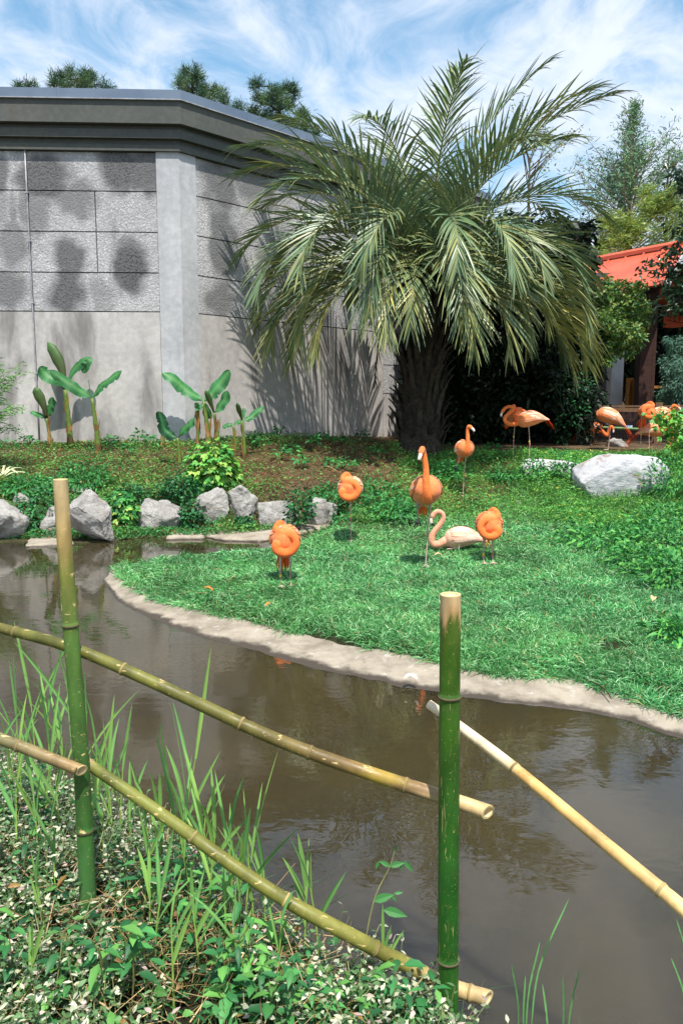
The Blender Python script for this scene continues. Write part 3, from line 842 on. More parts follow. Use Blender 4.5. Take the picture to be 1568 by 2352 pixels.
# ------------------------------------------------------------------ bamboo fence in the foreground
def bamboo_mat(name, axs, b, patch, amount, rough=0.32):
    t = NT(name); p = t.pos()
    c = t.attr()
    n1 = t.ramp(t.noise(t.pos((1, 1, 0.35)), 9, 4, 0.6), 0.3, 0.7, 0.62, 1.28)
    c = t.mix(1.0, c, n1, 'MULTIPLY')
    c = t.mix(t.ramp(t.noise(t.pos(axs), 70, 3, 0.7), 0.55, 0.72, 0, 0.35), c, srgb(120, 104, 60))
    pm = t.ramp(t.noise(t.pos(axs), 30, 4, 0.65, 0.4), 0.635, 0.66, 0, amount)
    c = t.mix(pm, c, patch)
    c = t.mix(t.ramp(t.noise(p, 140, 2, 0.6), 0.66, 0.74, 0, 0.7), c, srgb(190, 170, 90))
    t.base(c, t.ramp(t.noise(p, 12, 3), 0.3, 0.7, rough + .1, rough + 0.34), 0.35)
    t.bump(t.noise(t.pos((1, 1, 0.3)), 60, 3), 0.12, 0.004)
    return t.m
M['culm'] = bamboo_mat('bamboo_skin', (0.5, 1.6, 1.6), None, srgb(214, 186, 130), 0.85)
M['culm_clean'] = bamboo_mat('bamboo_skin_clean', (2.6, 2.6, 0.22), None, srgb(196, 180, 120), 0.5, 0.26)
M['cut'] = vcol_mat('bamboo_cut_end', 0.8, 0.2, 40.0)
M['hollow'] = vcol_mat('bamboo_hollow', 0.9, 0.1, 40.0)

def bamboo(name, label, P, r0, r1, nodes, cols, mat='culm', cut=(True, True), wob=0.004, hollow=True, seed=1, obl=0.0):
    """P: control points; nodes: fractions along; cols: list of (fraction, colour)."""
    rr = np.random.default_rng(seed)
    P = spline(np.asarray(P, float), 90)
    s = np.concatenate([[0], np.cumsum(np.linalg.norm(np.diff(P, axis=0), axis=1))]); L = s[-1]; f = s / L
    extra = np.array([x + d for x in nodes for d in (-0.012 / L, -0.004 / L, 0.0, 0.004 / L, 0.012 / L)])
    ff = np.sort(np.unique(np.clip(np.concatenate([np.linspace(0, 1, 90), extra]), 0, 1)))
    Pn = np.stack([np.interp(ff, f, P[:, i]) for i in range(3)], 1)
    rad_ = r0 + (r1 - r0) * ff
    for x in nodes:
        d = (ff - x) * L
        rad_ = rad_ * (1 + 0.10 * np.exp(-(d / 0.006) ** 2) - 0.05 * np.exp(-((d - 0.014) / 0.006) ** 2))
    Pn = Pn + wob * np.stack([np.sin(ff * 9 + seed), np.cos(ff * 7 + seed * 2), np.sin(ff * 11 + seed * 3)], 1) * np.array((0.3, 0.3, 1.0) if abs(P[0, 2] - P[-1, 2]) < 0.8 else (1, 0.6, 0))
    root = thing(name, label, 'bamboo', tuple(Pn[0] if P[0, 2] < P[-1, 2] else Pn[-1]), 'bamboo fence poles')
    n = 26
    V, Q, T = tube(Pn, rad_, n, False, False)
    Tn, A, B = frames(Pn)
    def shear(pts, e):
        sg = -1 if e == 0 else 1
        return pts + Tn[e] * (sg * obl * (pts - Pn[e])[:, 1:2])
    if obl: V[-n:] = shear(V[-n:], -1)
    cf = np.array([c_[0] for c_ in cols]); cc = np.array([c_[1] for c_ in cols])
    tha = np.linspace(0, 2 * math.pi, n, endpoint=False) + seed
    f2 = (ff[:, None] + np.where(ff > .8, 1.0, .25)[:, None] * .011 * (np.sin(3 * tha) + .7 * np.sin(7 * tha + 1))[None]).ravel()
    vc = np.stack([np.interp(f2, cf, cc[:, i]) for i in range(3)], 1)
    cu = part('culm', Geo().add(V, Q, col=vc), M[mat], root, smooth=True)
    for x in nodes:
        i = int(np.argmin(abs(ff - x)))
        q = [Pn[i] - Tn[i] * 0.004, Pn[i] - Tn[i] * 0.0015, Pn[i] + Tn[i] * 0.0015, Pn[i] + Tn[i] * 0.004]
        rb = rad_[i]
        V, Q, T = tube(q, [rb * 0.97, rb * 1.035, rb * 1.035, rb * 0.97], n)
        part('node', Geo().add(V, Q, T, col=np.tile(np.array(srgb(88, 78, 56) if name == 'bamboo_post' else srgb(150, 130, 86)) * rr.uniform(0.5, 1.2), (len(V), 1))), M['cut'], cu, root.location, True)
    for e, on in ((0, cut[0]), (-1, cut[1])):
        if not on: continue
        sg = -1 if e == 0 else 1
        th = np.linspace(0, 2 * math.pi, n, endpoint=False)
        C_, rb = Pn[e], rad_[e]
        circ = lambda r_, d: (lambda q: shear(q, e) if e == -1 and obl else q)(C_ + A[e] * (np.cos(th) * r_)[:, None] + B[e] * (np.sin(th) * r_)[:, None]) + Tn[e] * sg * d
        V, Q, T = loft([circ(rb, -0.0005), circ(rb * 0.98, 0.002), circ(rb * 0.70, 0.002), circ(rb * 0.66, -0.03 if hollow else -0.004)], False, False)
        crim = part('cut_rim', Geo().add(V, Q, T, col=srgb(206, 180, 130)), M['cut'], root)
        V, Q, T = loft([circ(rb * 0.67, -0.03 if hollow else -0.003), circ(rb * 0.2, -0.03 if hollow else -0.003)], False, True)
        part('cut_hollow', Geo().add(V, Q, T, col=srgb(70, 52, 36) if hollow else srgb(226, 200, 150)), M['hollow'], crim, root.location)
    return root
GRN, OLV, TAN, BRN, DGR, YEL = srgb(38, 84, 26), srgb(104, 108, 46), srgb(196, 168, 118), srgb(116, 92, 56), srgb(56, 92, 44), srgb(150, 136, 60)
def nodefr(P, vs_):
    P = np.asarray(P, float)
    return [float((v - P[0, 2]) / (P[-1, 2] - P[0, 2])) for v in vs_]
# left post
y_l = 2.42
lp = [at(210, 2330, y_l), at(206, 2150, y_l), at(190, 1800, y_l), at(163, 1450, y_l), at(140, 1102, y_l)]
bamboo('bamboo_post', 'slender bamboo post with bleached tan top holding a hollow rail end', lp, 0.0285, 0.0225, nodefr(lp, [at(185, 1908, y_l)[2], at(163, 1437, y_l)[2]]),
       [(0, DGR), (0.25, srgb(58, 100, 50)), (0.36, srgb(60, 104, 46)), (0.72, srgb(80, 112, 48)), (0.84, srgb(122, 126, 58)), (0.90, srgb(176, 148, 90)), (1, srgb(206, 180, 132))], wob=0.001, hollow=False, seed=2)
# right post
y_r = 2.16
rp = [at(1026, 2600, y_r), at(1028, 2330, y_r), at(1030, 1900, y_r), at(1032, 1600, y_r), at(1034, 1366, y_r)]
bamboo('bamboo_post', 'thick deep green bamboo post with freshly cut pale top', rp, 0.0325, 0.0295, nodefr(rp, [at(1030, 2203, y_r)[2], at(1032, 1600, y_r)[2]]),
       [(0, GRN), (0.2, srgb(36, 84, 24)), (0.5, srgb(32, 84, 26)), (0.9, srgb(58, 92, 24)), (0.955, srgb(72, 90, 30)), (0.968, srgb(178, 142, 96)), (1, srgb(198, 170, 126))], 'culm_clean', wob=0.0, hollow=False, seed=5)
# upper long rail: behind both posts
y_a, y_b = y_l + 0.06, y_r + 0.08
ur = [at(-260, 1375, 2.75), at(0, 1440, 2.60), at(160, 1487, y_a), at(345, 1567, 2.42), at(620, 1690, 2.34), at(850, 1775, 2.29), at(1010, 1830, y_b), at(1120, 1868, 2.20)]
bamboo('bamboo_rail', 'long upper bamboo rail running behind both posts to a frayed end', ur, 0.0165, 0.0225, [0.09, 0.255, 0.45, 0.64, 0.745, 0.885],
       [(0, BRN), (0.1, srgb(120, 100, 50)), (0.3, srgb(98, 100, 42)), (0.6, srgb(108, 104, 46)), (0.8, srgb(120, 96, 56)), (0.86, srgb(150, 126, 48)), (0.9, srgb(128, 100, 70)), (0.94, TAN), (1, TAN)], seed=3, obl=0.75)
# lower long rail
lr = [at(196, 1748, y_l + 0.055), at(340, 1850, 2.38), at(600, 2030, 2.26), at(800, 2148, 2.20), at(1010, 2255, 2.15 + 0.08), at(1118, 2290, 2.19)]
bamboo('bamboo_rail', 'long lower olive bamboo rail with peeling patches tucked behind the green post', lr, 0.0180, 0.0245, [0.015, 0.30, 0.53, 0.74, 0.965],
       [(0, TAN), (0.03, OLV), (0.4, srgb(112, 112, 48)), (0.8, srgb(126, 122, 54)), (0.92, TAN), (1, TAN)], seed=4, hollow=False, obl=0.55)
# short rail ending in front of the left post
sr = [at(-300, 1560, 2.55), at(-120, 1640, 2.46), at(0, 1696, 2.40), at(100, 1738, 2.37), at(186, 1768, y_l - 0.058)]
bamboo('bamboo_rail', 'short mottled bamboo rail with open hollow end in front of slender post', sr, 0.0195, 0.0185, [0.2, 0.74],
       [(0, srgb(112, 104, 66)), (0.6, srgb(110, 108, 70)), (0.85, srgb(126, 108, 72)), (1, srgb(168, 138, 92))], seed=6, obl=0.65)
# tan pole rising to the far side
tp = [at(985, 1617, 2.36), at(1060, 1672, 2.28), at(1190, 1772, 2.12), at(1380, 1930, 1.93), at(1570, 2090, 1.76), at(1800, 2290, 1.58)]
bamboo('bamboo_rail', 'bleached tan bamboo pole slanting from the thick green post', tp, 0.0145, 0.0200, [0.30, 0.72],
       [(0, srgb(222, 202, 172)), (0.28, srgb(214, 190, 150)), (0.32, srgb(200, 158, 92)), (0.6, srgb(206, 168, 104)), (1, srgb(212, 182, 130))], wob=0.001, hollow=False, seed=8)

# ------------------------------------------------------------------ flamingos
t = NT('flamingo_plumage'); p = t.pos(obj_=True)
c = t.mix(1.0, t.attr(), t.ramp(t.noise(t.pos((1, 1, 1), obj_=True), 38, 6, 0.75), 0.3, 0.7, 0.72, 1.16), 'MULTIPLY')
t.base(c, 0.8, 0.15); t.bump(t.noise(t.pos((0.5, 1.6, 1.6), obj_=True), 70, 4, 0.65), 0.35, 0.006)
t.b.inputs['Sheen Weight'].default_value = 0.15
M['plume'] = t.m
M['feather'] = vcol_mat('flamingo_feathers', 0.75, 0.2, 90.0, (0.85, 1.12))
M['bill'] = vcol_mat('flamingo_bill', 0.4, 0.4, 40.0, (0.9, 1.1))
M['band'] = vcol_mat('yellow_leg_band', 0.5, 0.4, 30.0, (0.95, 1.05))

ST = np.array([(-.36, -.055, .010, .008), (-.30, -.035, .045, .028), (-.20, .0, .098, .078), (-.08, .014, .142, .132), (.05, .008, .156, .152), (.15, -.004, .134, .138), (.215, -.004, .088, .098), (.25, .004, .02, .02)])
BS = spline(ST, 60)
def body_ring(s, pitch, h, k, nth=22, off=0.0, th=None):
    i = s * 59; a = int(min(i, 58)); f = i - a
    x, z, ry, rz = BS[a] * (1 - f) + BS[a + 1] * f
    th = np.linspace(0, 2 * math.pi, nth, endpoint=False) if th is None else np.asarray(th, float)
    yy = np.sin(th) * (ry + off) * k; zz = z * k + np.cos(th) * (rz + off) * k
    xx = np.full(len(th), x * k)
    c_, s_ = math.cos(pitch), math.sin(pitch)
    return np.stack([xx * c_ - zz * s_, yy, h + xx * s_ + zz * c_], 1)

ORG, RED, PCH, PAL, LEGC, KNEE, DRK = (0.84, 0.185, 0.040), (0.78, 0.095, 0.016), (0.88, 0.33, 0.135), (0.92, 0.72, 0.60), (0.56, 0.36, 0.31), (0.58, 0.20, 0.19), (0.05, 0.04, 0.045)
SRC_ID_LEG = 1
def bird(label, foot, yaw, h, pitch, neck, legs, k=1.0, head=None, pale=0.0, bands=(), wingc=0.5, tail=0.3, seed=0, voxel=0.0065, redness=0.0, groundz=None):
    rr = np.random.default_rng(seed + 100)
    loc = np.array(foot, float)
    root = thing('flamingo', label, 'flamingo', tuple(loc), 'flamingos in the enclosure', rad(yaw))
    mixc = lambda a, b, f: tuple(np.array(a) * (1 - f) + np.array(b) * f)
    bodyc = mixc(mixc(ORG, PCH, 0.45), PAL, pale); neckc = mixc(mixc(ORG, RED, redness), PAL, pale * 0.7)
    V, Q, T = loft([body_ring(s, pitch, h, k) for s in np.linspace(0, 1, 30)])
    src = Geo(); ids = []
    bc = np.tile(np.array(bodyc), (len(V), 1))
    fr = np.clip((V[:, 2] - (h - 0.16 * k)) / (0.3 * k), 0, 1)
    bc = bc * (0.92 + 0.12 * fr[:, None])
    src.add(V, Q, T, col=bc); ids += [0] * len(V)
    if neck is not None:
        N = np.array([(x, y, z + h, r) for x, y, z, r in neck])
        N = spline(N, 64)
        V, Q, T = tube(N[:, :3], N[:, 3], 14)
        src.add(V, Q, T, col=neckc); ids += [0] * len(V)
        if head is not None:
            hp = N[-1, :3]; hd = unit(np.array(head[0], float)); bd = unit(np.array(head[1], float))
            pts = np.array([hp - hd * 0.035, hp - hd * 0.02, hp, hp + hd * 0.025, hp + hd * 0.048, hp + hd * 0.058])
            V, Q, T = tube(pts, [0.014, 0.027, 0.033, 0.031, 0.023, 0.012], 14)
            src.add(V, Q, T, col=mixc(neckc, (0.9, 0.5, 0.35), 0.15)); ids += [0] * len(V)
            b0 = hp + hd * 0.045
            B_ = spline(np.array([b0, b0 + hd * 0.028, b0 + hd * 0.048 + bd * 0.012, b0 + hd * 0.050 + bd * 0.045, b0 + hd * 0.036 + bd * 0.078]), 18)
            rb = np.interp(np.linspace(0, 1, 18), [0, .35, .6, .85, 1], [0.021, 0.020, 0.018, 0.012, 0.004])
            V, Q, T = tube(B_, rb, 10)
            f = np.repeat(np.linspace(0, 1, 18), 10); f = np.concatenate([f, [0, 1]])
            bc_ = np.where(f[:, None] < 0.58, np.array((0.88, 0.74, 0.62)), np.array((0.02, 0.018, 0.02)))
            obj('bill', Geo().add(V, Q, T, col=bc_).mesh('bill', smooth=True), M['bill'], root)
            sd = unit(np.cross(hd, bd))
            for sg in (-1, 1):
                e = hp + hd * 0.018 + sd * sg * 0.0285 - bd * 0.006
                V, Q, T = tube([e - sd * sg * 0.004, e, e + sd * sg * 0.004], [0.006, 0.0065, 0.002], 8)
                obj('eye', Geo().add(V, Q, T, col=(0.75, 0.62, 0.2)).mesh('eye', smooth=True), M['bill'], root)
    for lg in legs:
        Lp = np.array([q[:4] for q in lg['p']], float)
        Lp = np.concatenate([np.linspace(Lp[i], Lp[i + 1], 7)[:-1] for i in range(len(Lp) - 1)] + [Lp[-1:]])
        V, Q, T = tube(Lp[:, :3], Lp[:, 3], 9, up=(1, 0, 0))
        cc = np.tile(np.array(lg.get('c', LEGC)), (len(V), 1))
        if 'knee' in lg:
            d = np.linalg.norm(V - np.array(lg['knee']), axis=1); cc = np.where(d[:, None] < 0.045, np.array(KNEE), cc)
        src.add(V, Q, T, col=cc); ids += [1] * len(V)
        if lg.get('foot') is not None:
            fp, fd = np.array(lg['foot'][0], float), unit(np.array(lg['foot'][1], float))
            sd = unit(np.cross(fd, (0, 0, 1.0)) if abs(fd[2]) < 0.9 else np.array((0, 1.0, 0)))
            for a_ in (-0.5, 0.0, 0.5):
                e = fp + fd * 0.085 * math.cos(a_) + sd * 0.085 * math.sin(a_)
                V, Q, T = tube([fp, (fp + e) / 2, e], [0.009, 0.009, 0.006], 8)
                src.add(V, Q, T, col=lg.get('fc', LEGC)); ids += [1] * len(V)
    me0 = src.mesh('body_src')
    SV = np.concatenate(src.V); SC = np.concatenate(src.C); ids = np.array(ids)
    tmp = bpy.data.objects.new('tmp', me0); COL.objects.link(tmp)
    md = tmp.modifiers.new('r', 'REMESH'); md.mode = 'VOXEL'; md.voxel_size = voxel; md.adaptivity = 0.0
    bpy.context.view_layer.update()
    me = bpy.data.meshes.new_from_object(tmp.evaluated_get(bpy.context.evaluated_depsgraph_get()))
    bpy.data.objects.remove(tmp); bpy.data.meshes.remove(me0)
    nv = len(me.vertices)
    co = np.zeros(nv * 3, np.float32); me.vertices.foreach_get('co', co); co = co.reshape(-1, 3).astype(float)
    kd = KDTree(len(SV))
    for i, v in enumerate(SV): kd.insert(v, i)
    kd.balance()
    idx = np.array([[q[1] for q in kd.find_n(v, 3)] for v in co])
    colr = SC[idx].mean(1); leg = ids[idx[:, 0]] == 1
    ed = np.zeros(len(me.edges) * 2, np.int32); me.edges.foreach_get('vertices', ed); ed = ed.reshape(-1, 2)
    deg = np.bincount(ed.ravel(), minlength=nv).astype(float)
    for it in range(5):
        acc = np.zeros_like(co)
        for ax in range(3):
            acc[:, ax] = np.bincount(ed[:, 0], co[ed[:, 1], ax], nv) + np.bincount(ed[:, 1], co[ed[:, 0], ax], nv)
        av = acc / np.maximum(deg, 1)[:, None]
        co = np.where(leg[:, None], co * (0.75 if it < 1 else 1.0) + av * (0.25 if it < 1 else 0.0), co * 0.4 + av * 0.6)
    for it in range(4):
        acc = np.zeros_like(colr)
        for ax in range(3):
            acc[:, ax] = np.bincount(ed[:, 0], colr[ed[:, 1], ax], nv) + np.bincount(ed[:, 1], colr[ed[:, 0], ax], nv)
        colr = colr * 0.5 + 0.5 * acc / np.maximum(deg, 1)[:, None]
    me.vertices.foreach_set('co', co.astype(np.float32).ravel())
    for a_ in list(me.attributes):
        if a_.name == 'Col': me.attributes.remove(a_)
    at_ = me.attributes.new('Col', 'FLOAT_COLOR', 'POINT')
    at_.data.foreach_set('color', np.hstack([colr, np.ones((nv, 1))]).astype(np.float32).ravel())
    me.polygons.foreach_set('use_smooth', np.ones(len(me.polygons), bool)); me.update()
    me.materials.clear(); me.name = 'body'
    bo = obj('body', me, M['plume'], root)
    for ch in [c_ for c_ in root.children if c_.name.split('.')[0] in ('bill', 'eye')]: ch.parent = bo
    # wings: overlapping feathers laid along the body
    for sg in (-1, 1):
        g = Geo()
        for r_i, th0 in enumerate(np.radians([20, 36, 52, 68, 84, 100])):
            for c_i, s0 in enumerate(np.linspace(0.80 - 0.02 * r_i, 0.34, 7)):
                s0 = s0 + rr.uniform(-.015, .015); ln = rr.uniform(0.24, 0.32) * (1.15 if c_i > 3 else 1.0)
                th = th0 + rr.uniform(-.06, .06); wd = rr.uniform(0.11, 0.15)
                rows = []
                for j, tt in enumerate((0, .3, .6, .85, 1.0)):
                    s = max(0.02, s0 - ln * tt); w_ = wd * (0.5, 1, 1, 0.7, 0.12)[j]
                    thc = th + 0.10 * tt * (1 if r_i < 5 else -0.3)
                    rows.append(body_ring(s, pitch, h, k, off=0.004 + 0.008 * tt + 0.0006 * r_i, th=[sg * (thc - w_), sg * thc, sg * (thc + w_)]))
                rows = np.array(rows).reshape(-1, 3)
                q = [(j * 3 + m, j * 3 + m + 1, j * 3 + m + 4, j * 3 + m + 3) for j in range(4) for m in range(2)]
                f = rr.uniform(0, 1)
                c_ = mixc(mixc(ORG, PCH, 0.3 + 0.7 * f), PAL, min(1, max(0, pale + wingc * rr.uniform(-0.4, 1.25))))
                cc = np.tile(np.array(c_), (15, 1)); cc[12:] *= 1.12; cc[:3] = cc[:3] * np.array((0.92, 0.7, 0.6)); cc[::3] = cc[::3] * np.array((0.95, 0.78, 0.7))
                if pale > 0.6 and c_i >= 5 and r_i > 2: cc[9:] = np.array((0.08, 0.07, 0.08))
                g.add(rows, q, col=np.clip(cc, 0, 1))
        obj('wing', g.mesh('wing', smooth=True), M['feather'], root)
    if tail > 0:
        m = 16
        tp_ = body_ring(0.06, pitch, h, k, off=0.0, th=[0.0])[0]
        c_, s_ = math.cos(pitch), math.sin(pitch)
        D = np.stack([-np.ones(m) * c_, rr.uniform(-.28, .28, m), -rr.uniform(0.2, 0.9, m) - s_], 1)
        P = tp_ + np.stack([rr.uniform(0, .1, m) * c_, rr.uniform(-.05, .05, m), rr.uniform(-.03, .0, m)], 1)
        cols = np.array([mixc(RED, ORG, rr.uniform(0, 1)) for _ in range(m)])
        g = Geo(); addstrips(g, cols, P, D, (0, 0, 1.0), rr.uniform(0.5, 1.0, m) * tail, 0.022, (0, 0, -0.5), 3, lambda t: (0.6, 1, 0.9, 0.1)[int(round(t * 3))], 0.2)
        obj('tail_feathers', g.mesh('tail', smooth=True), M['feather'], root)
    for (x, y, z) in bands:
        V, Q, T = tube([(x, y, z - .014), (x, y, z + .014)], 0.0135, 10)
        obj('leg_band', Geo().add(V, Q, T, col=(0.72, 0.62, 0.04)).mesh('leg_band'), M['band'], bo)
    return root

def stand(x, y, hip, bend=0.0, r=0.0078, foot=True, zk=0.34, fx=None, fy=None):
    fx = x if fx is None else fx; fy = y if fy is None else fy
    kx, ky = (x + fx) / 2 - 0.02 + bend, (y + fy) / 2
    d = dict(p=[(x, y, hip + .08, .030), (x, y, hip, .014), (x - .005, y, hip - .06, r * 1.1), (kx, ky, zk + .03, r), (kx, ky, zk, .0145), (kx, ky, zk - .03, r), (fx, fy, 0.01, r)], knee=(kx, ky, zk))
    if foot: d['foot'] = ((fx, fy, 0.012), (1, 0, 0))
    return d
def rest(x, y, hip, r=0.0078, splay=0.0, fx=0.27):
    return dict(p=[(x, y, hip + .08, .034), (x, y, hip, .014), (x, y, 0.06, r), (x - .01, y + splay, 0.02, .015), (x + .05, y + splay, 0.018, r), (x + fx, y + splay * 2, 0.015, r)], knee=(x - .01, y + splay, 0.02), foot=((x + fx, y + splay * 2, 0.014), (1, 0, 0)))
def tucked(mir=1, k=1.0):
    pts = [(.12, -.02, -.03, .060), (.19, -.085, -.015, .055), (.215, -.085, -.062, .047), (.245, -.020, -.095, .043), (.25, .060, -.072, .041), (.235, .104, .005, .040), (.215, .075, .068, .039),
           (.19, .005, .098, .038), (.15, -.065, .105, .037), (.095, -.090, .140, .036), (.035, -.055, .182, .034), (-.025, -.02, .165, .032), (-.08, 0, .12, .028)]
    return [(x * k, y * mir * k, z * k, r * k) for x, y, z, r in pts]

gp = lambda u, v: hit(u, v)
# 1 left, resting on hocks, tucked
bird('deep orange flamingo with coiled neck resting on its hocks at the lawn tip', gp(655, 1332), -84, 0.415, 0.30, tucked(1, 1.0), [rest(.05, -.05, .28), rest(.02, .05, .28, splay=0.0)], 0.98, bands=[(.05, -.05, .055)], wingc=0.25, tail=0.30, seed=1, redness=0.25)
# 2 one leg, tucked, lighter
bird('peach flamingo balled up on one leg in front of the rock row', gp(804, 1243), -92, 0.70, 0.18, tucked(1, 1.05), [stand(.0, .0, .55, zk=.30, fx=0.0, fy=0.012)], 1.02, bands=[(-.02, .006, .345)], wingc=0.55, tail=0.12, seed=2)
# 3 tall, facing
neck3 = [(.10, 0, -.04, .066), (.19, -.01, -.055, .060), (.235, -.02, .02, .047), (.225, -.03, .13, .039), (.20, -.03, .26, .034), (.19, -.045, .38, .031), (.195, -.060, .455, .030), (.225, -.075, .492, .031), (.25, -.088, .475, .030)]
bird('tall orange flamingo facing forward with neck upright standing on one leg', gp(975, 1300), -88, 0.835, 0.42, neck3, [stand(-.02, .055, .67, zk=.36, fx=.02, fy=.005), dict(p=[(-.06, -.075, .70, .03), (-.08, -.075, .64, .012), (-.085, -.078, .56, .0085), (-.09, -.076, .50, .011)], foot=((-.09, -.076, .51), (0.05, 0, -1)), fc=DRK, c=(.35, .28, .27))], 1.08, head=((.45, -.25, -.75), (-.45, -.15, -.75)), wingc=0.5, tail=0.1, seed=3)
# 4 pale, sitting
neck4 = [(.10, 0, -.03, .07), (.20, 0, -.045, .062), (.285, 0, -.085, .050), (.355, 0, -.082, .042), (.378, 0, -.015, .039), (.345, 0, .075, .036), (.275, 0, .165, .033), (.236, 0, .245, .031), (.257, 0, .308, .030), (.317, 0, .325, .031), (.362, 0, .285, .032)]
bird('pale pinkish white flamingo sitting on the grass with curved neck', gp(1060, 1262), 178, 0.150, -0.02, neck4, [dict(p=[(.0, .06, .08, .04), (.05, .07, .03, .012), (.2, .07, .015, .008)]), dict(p=[(.0, -.06, .08, .04), (.05, -.07, .03, .012), (.2, -.07, .015, .008)])], 0.88, head=((.35, 0, -1), (-.7, 0, -.8)), pale=0.5, wingc=0.45, tail=0.10, seed=4)
# 5 right, resting on hocks, tucked mirrored
bird('orange flamingo with tucked head resting on its hocks beside the sitting pale one', gp(1120, 1284), -98, 0.400, 0.34, tucked(-1, 1.02), [rest(.03, -.055, .27), rest(.0, .05, .27)], 0.98, bands=[(.03, -.055, .06)], wingc=0.35, tail=0.10, seed=5)
# 6 mid back, facing, head turned
neck6 = [(.10, 0, -.03, .064), (.19, 0, -.045, .056), (.225, .005, .03, .042), (.215, .012, .14, .035), (.19, .012, .25, .032), (.18, .012, .34, .030), (.195, .022, .395, .031), (.21, .045, .395, .031)]
bird('orange flamingo on one leg looking aside below the palm', gp(1063, 1140), -86, 0.80, 0.30, neck6, [stand(.0, .03, .66, zk=.38, fx=.02, fy=-.01), dict(p=[(-.05, -.06, .68, .03), (-.07, -.07, .62, .011), (-.08, -.11, .50, .0085)], foot=((-.08, -.11, .50), (0.05, -.25, -1)), fc=DRK)], 1.0, head=((.55, .55, -.55), (-.35, 0, -.9)), wingc=0.6, tail=0.1, seed=6)
# 7a profile facing left
neck7 = [(.12, 0, -.04, .062), (.22, 0, -.07, .056), (.30, 0, -.095, .047), (.39, 0, -.095, .041), (.462, 0, -.045, .038), (.470, 0, .035, .036), (.40, 0, .105, .034), (.335, 0, .155, .033), (.335, 0, .215, .032), (.40, 0, .235, .031), (.475, 0, .205, .031), (.515, 0, .155, .032)]
bird('pink orange flamingo in profile with folded neck and bill hanging down', gp(1213, 1068), 176, 0.88, -0.10, neck7, [stand(.02, .0, .74, zk=.40, fx=-.0), ], 1.02, head=((.45, 0, -1), (-.75, 0, -.7)), bands=[(.0, .0, .45)], wingc=0.65, tail=0.22, seed=7)
# 7b behind it, tucked
bird('reddish flamingo with tucked head standing behind the profile flamingo', gp(1179, 1062), -70, 0.90, 0.30, tucked(1, 1.05), [stand(.0, .0, .76, zk=.42, fx=.0, fy=-.01)], 0.98, bands=[(-.02, -.005, .50)], wingc=0.3, tail=0.1, seed=8, redness=0.4)
# 8a preening bird seen from the side, tail to the right
neck8a = [(.14, .02, .0, .06), (.22, .05, .02, .052), (.24, -.03, .10, .042), (.20, -.09, .08, .038), (.13, -.13, -.02, .034), (.05, -.14, -.08, .030)]
bird('pink streaked flamingo preening with its long tail slanting to the ground', gp(1396, 1034), 158, 0.72, 0.42, neck8a, [stand(.02, -.03, .56, zk=.30), stand(.0, .03, .56, zk=.30)], 1.12, bands=[(.0, -.03, .34)], wingc=0.7, tail=0.38, seed=9)
# 8b behind, head low
neck8b = [(.14, 0, -.02, .058), (.22, 0, -.06, .05), (.30, 0, -.15, .042), (.36, 0, -.17, .038), (.385, 0, -.08, .035), (.40, 0, .0, .033), (.44, 0, .03, .032), (.47, 0, .0, .032)]
bird('flamingo half hidden behind the preening one with its head low', gp(1372, 1026) + np.array((0, .5, 0)), -8, 0.42, 0.12, neck8b, [stand(.0, -.04, .28, zk=.16), stand(.0, .04, .28, zk=.16)], 1.0, head=((.3, 0, -1), (-.7, 0, -.7)), wingc=0.5, tail=0.3, seed=10)
# 8c tucked, tall, two legs
bird('orange flamingo with looped tucked neck standing by the fence post', gp(1479, 1042), -100, 0.86, 0.30, tucked(-1, 1.08), [stand(.0, -.09, .70, zk=.36, fx=.0, fy=-.08), stand(.0, .06, .70, zk=.36, fx=-.02, fy=.10)], 1.0, bands=[(-.02, -.085, .40)], wingc=0.2, tail=0.30, seed=11, redness=0.3)
# 8d pale body behind
neck8d = [(.14, 0, -.02, .058), (.22, 0, .0, .05), (.26, 0, .08, .040), (.24, -.02, .15, .034), (.27, -.02, .19, .032), (.32, -.02, .17, .032)]
bird('pale backed flamingo on long legs behind the lime green leaves', gp(1520, 1040) + np.array((0, .25, 0)), -20, 0.80, 0.05, neck8d, [stand(.0, -.06, .66, zk=.36, fy=-.05), stand(.0, .06, .66, zk=.36, fy=.07)], 1.0, head=((.8, 0, -.5), (-.5, 0, -.8)), bands=[(-.02, .065, .42)], wingc=0.8, tail=0.2, seed=12)
# 8e feeding, head at the ground
neck8e = [(.14, 0, -.02, .06), (.23, 0, -.02, .052), (.33, 0, .02, .043), (.40, 0, .0, .040), (.40, 0, -.10, .038), (.36, 0, -.22, .036), (.32, 0, -.31, .034), (.30, 0, -.37, .033)]
bird('pink flamingo bending its neck to the ground beside the fence post', gp(1500, 1040) + np.array((0, .1, 0)), -12, 0.47, 0.10, neck8e, [stand(.0, -.04, .32, zk=.18), stand(.0, .04, .32, zk=.18)], 1.02, head=((-.3, 0, -1), (-.8, 0, -.4)), wingc=0.6, tail=0.34, seed=13)

# ------------------------------------------------------------------ palm
PX, PY = at(962, 1040, 15.95)[0], 15.95
PZ = hz(PX, PY)
palm = thing('pindo_palm', 'large grey green palm with arching feather fronds and shaggy dark trunk', 'palm tree', (PX, PY, PZ))
H_T = 4.3
zz = np.linspace(PZ - 0.15, H_T, 26); ft = (zz - PZ) / (H_T - PZ)
tp_ = np.stack([PX + 0.10 * np.sin(ft * 1.5), np.full(26, PY), zz], 1)
V, Q, T = tube(tp_, np.interp(ft, [0, .15, .5, .8, 1], [.46, .40, .36, .34, .26]), 18)
BK = np.array(srgb(60, 53, 46))
part('trunk', Geo().add(V, Q, T, col=BK), M['bark'], palm, smooth=True)
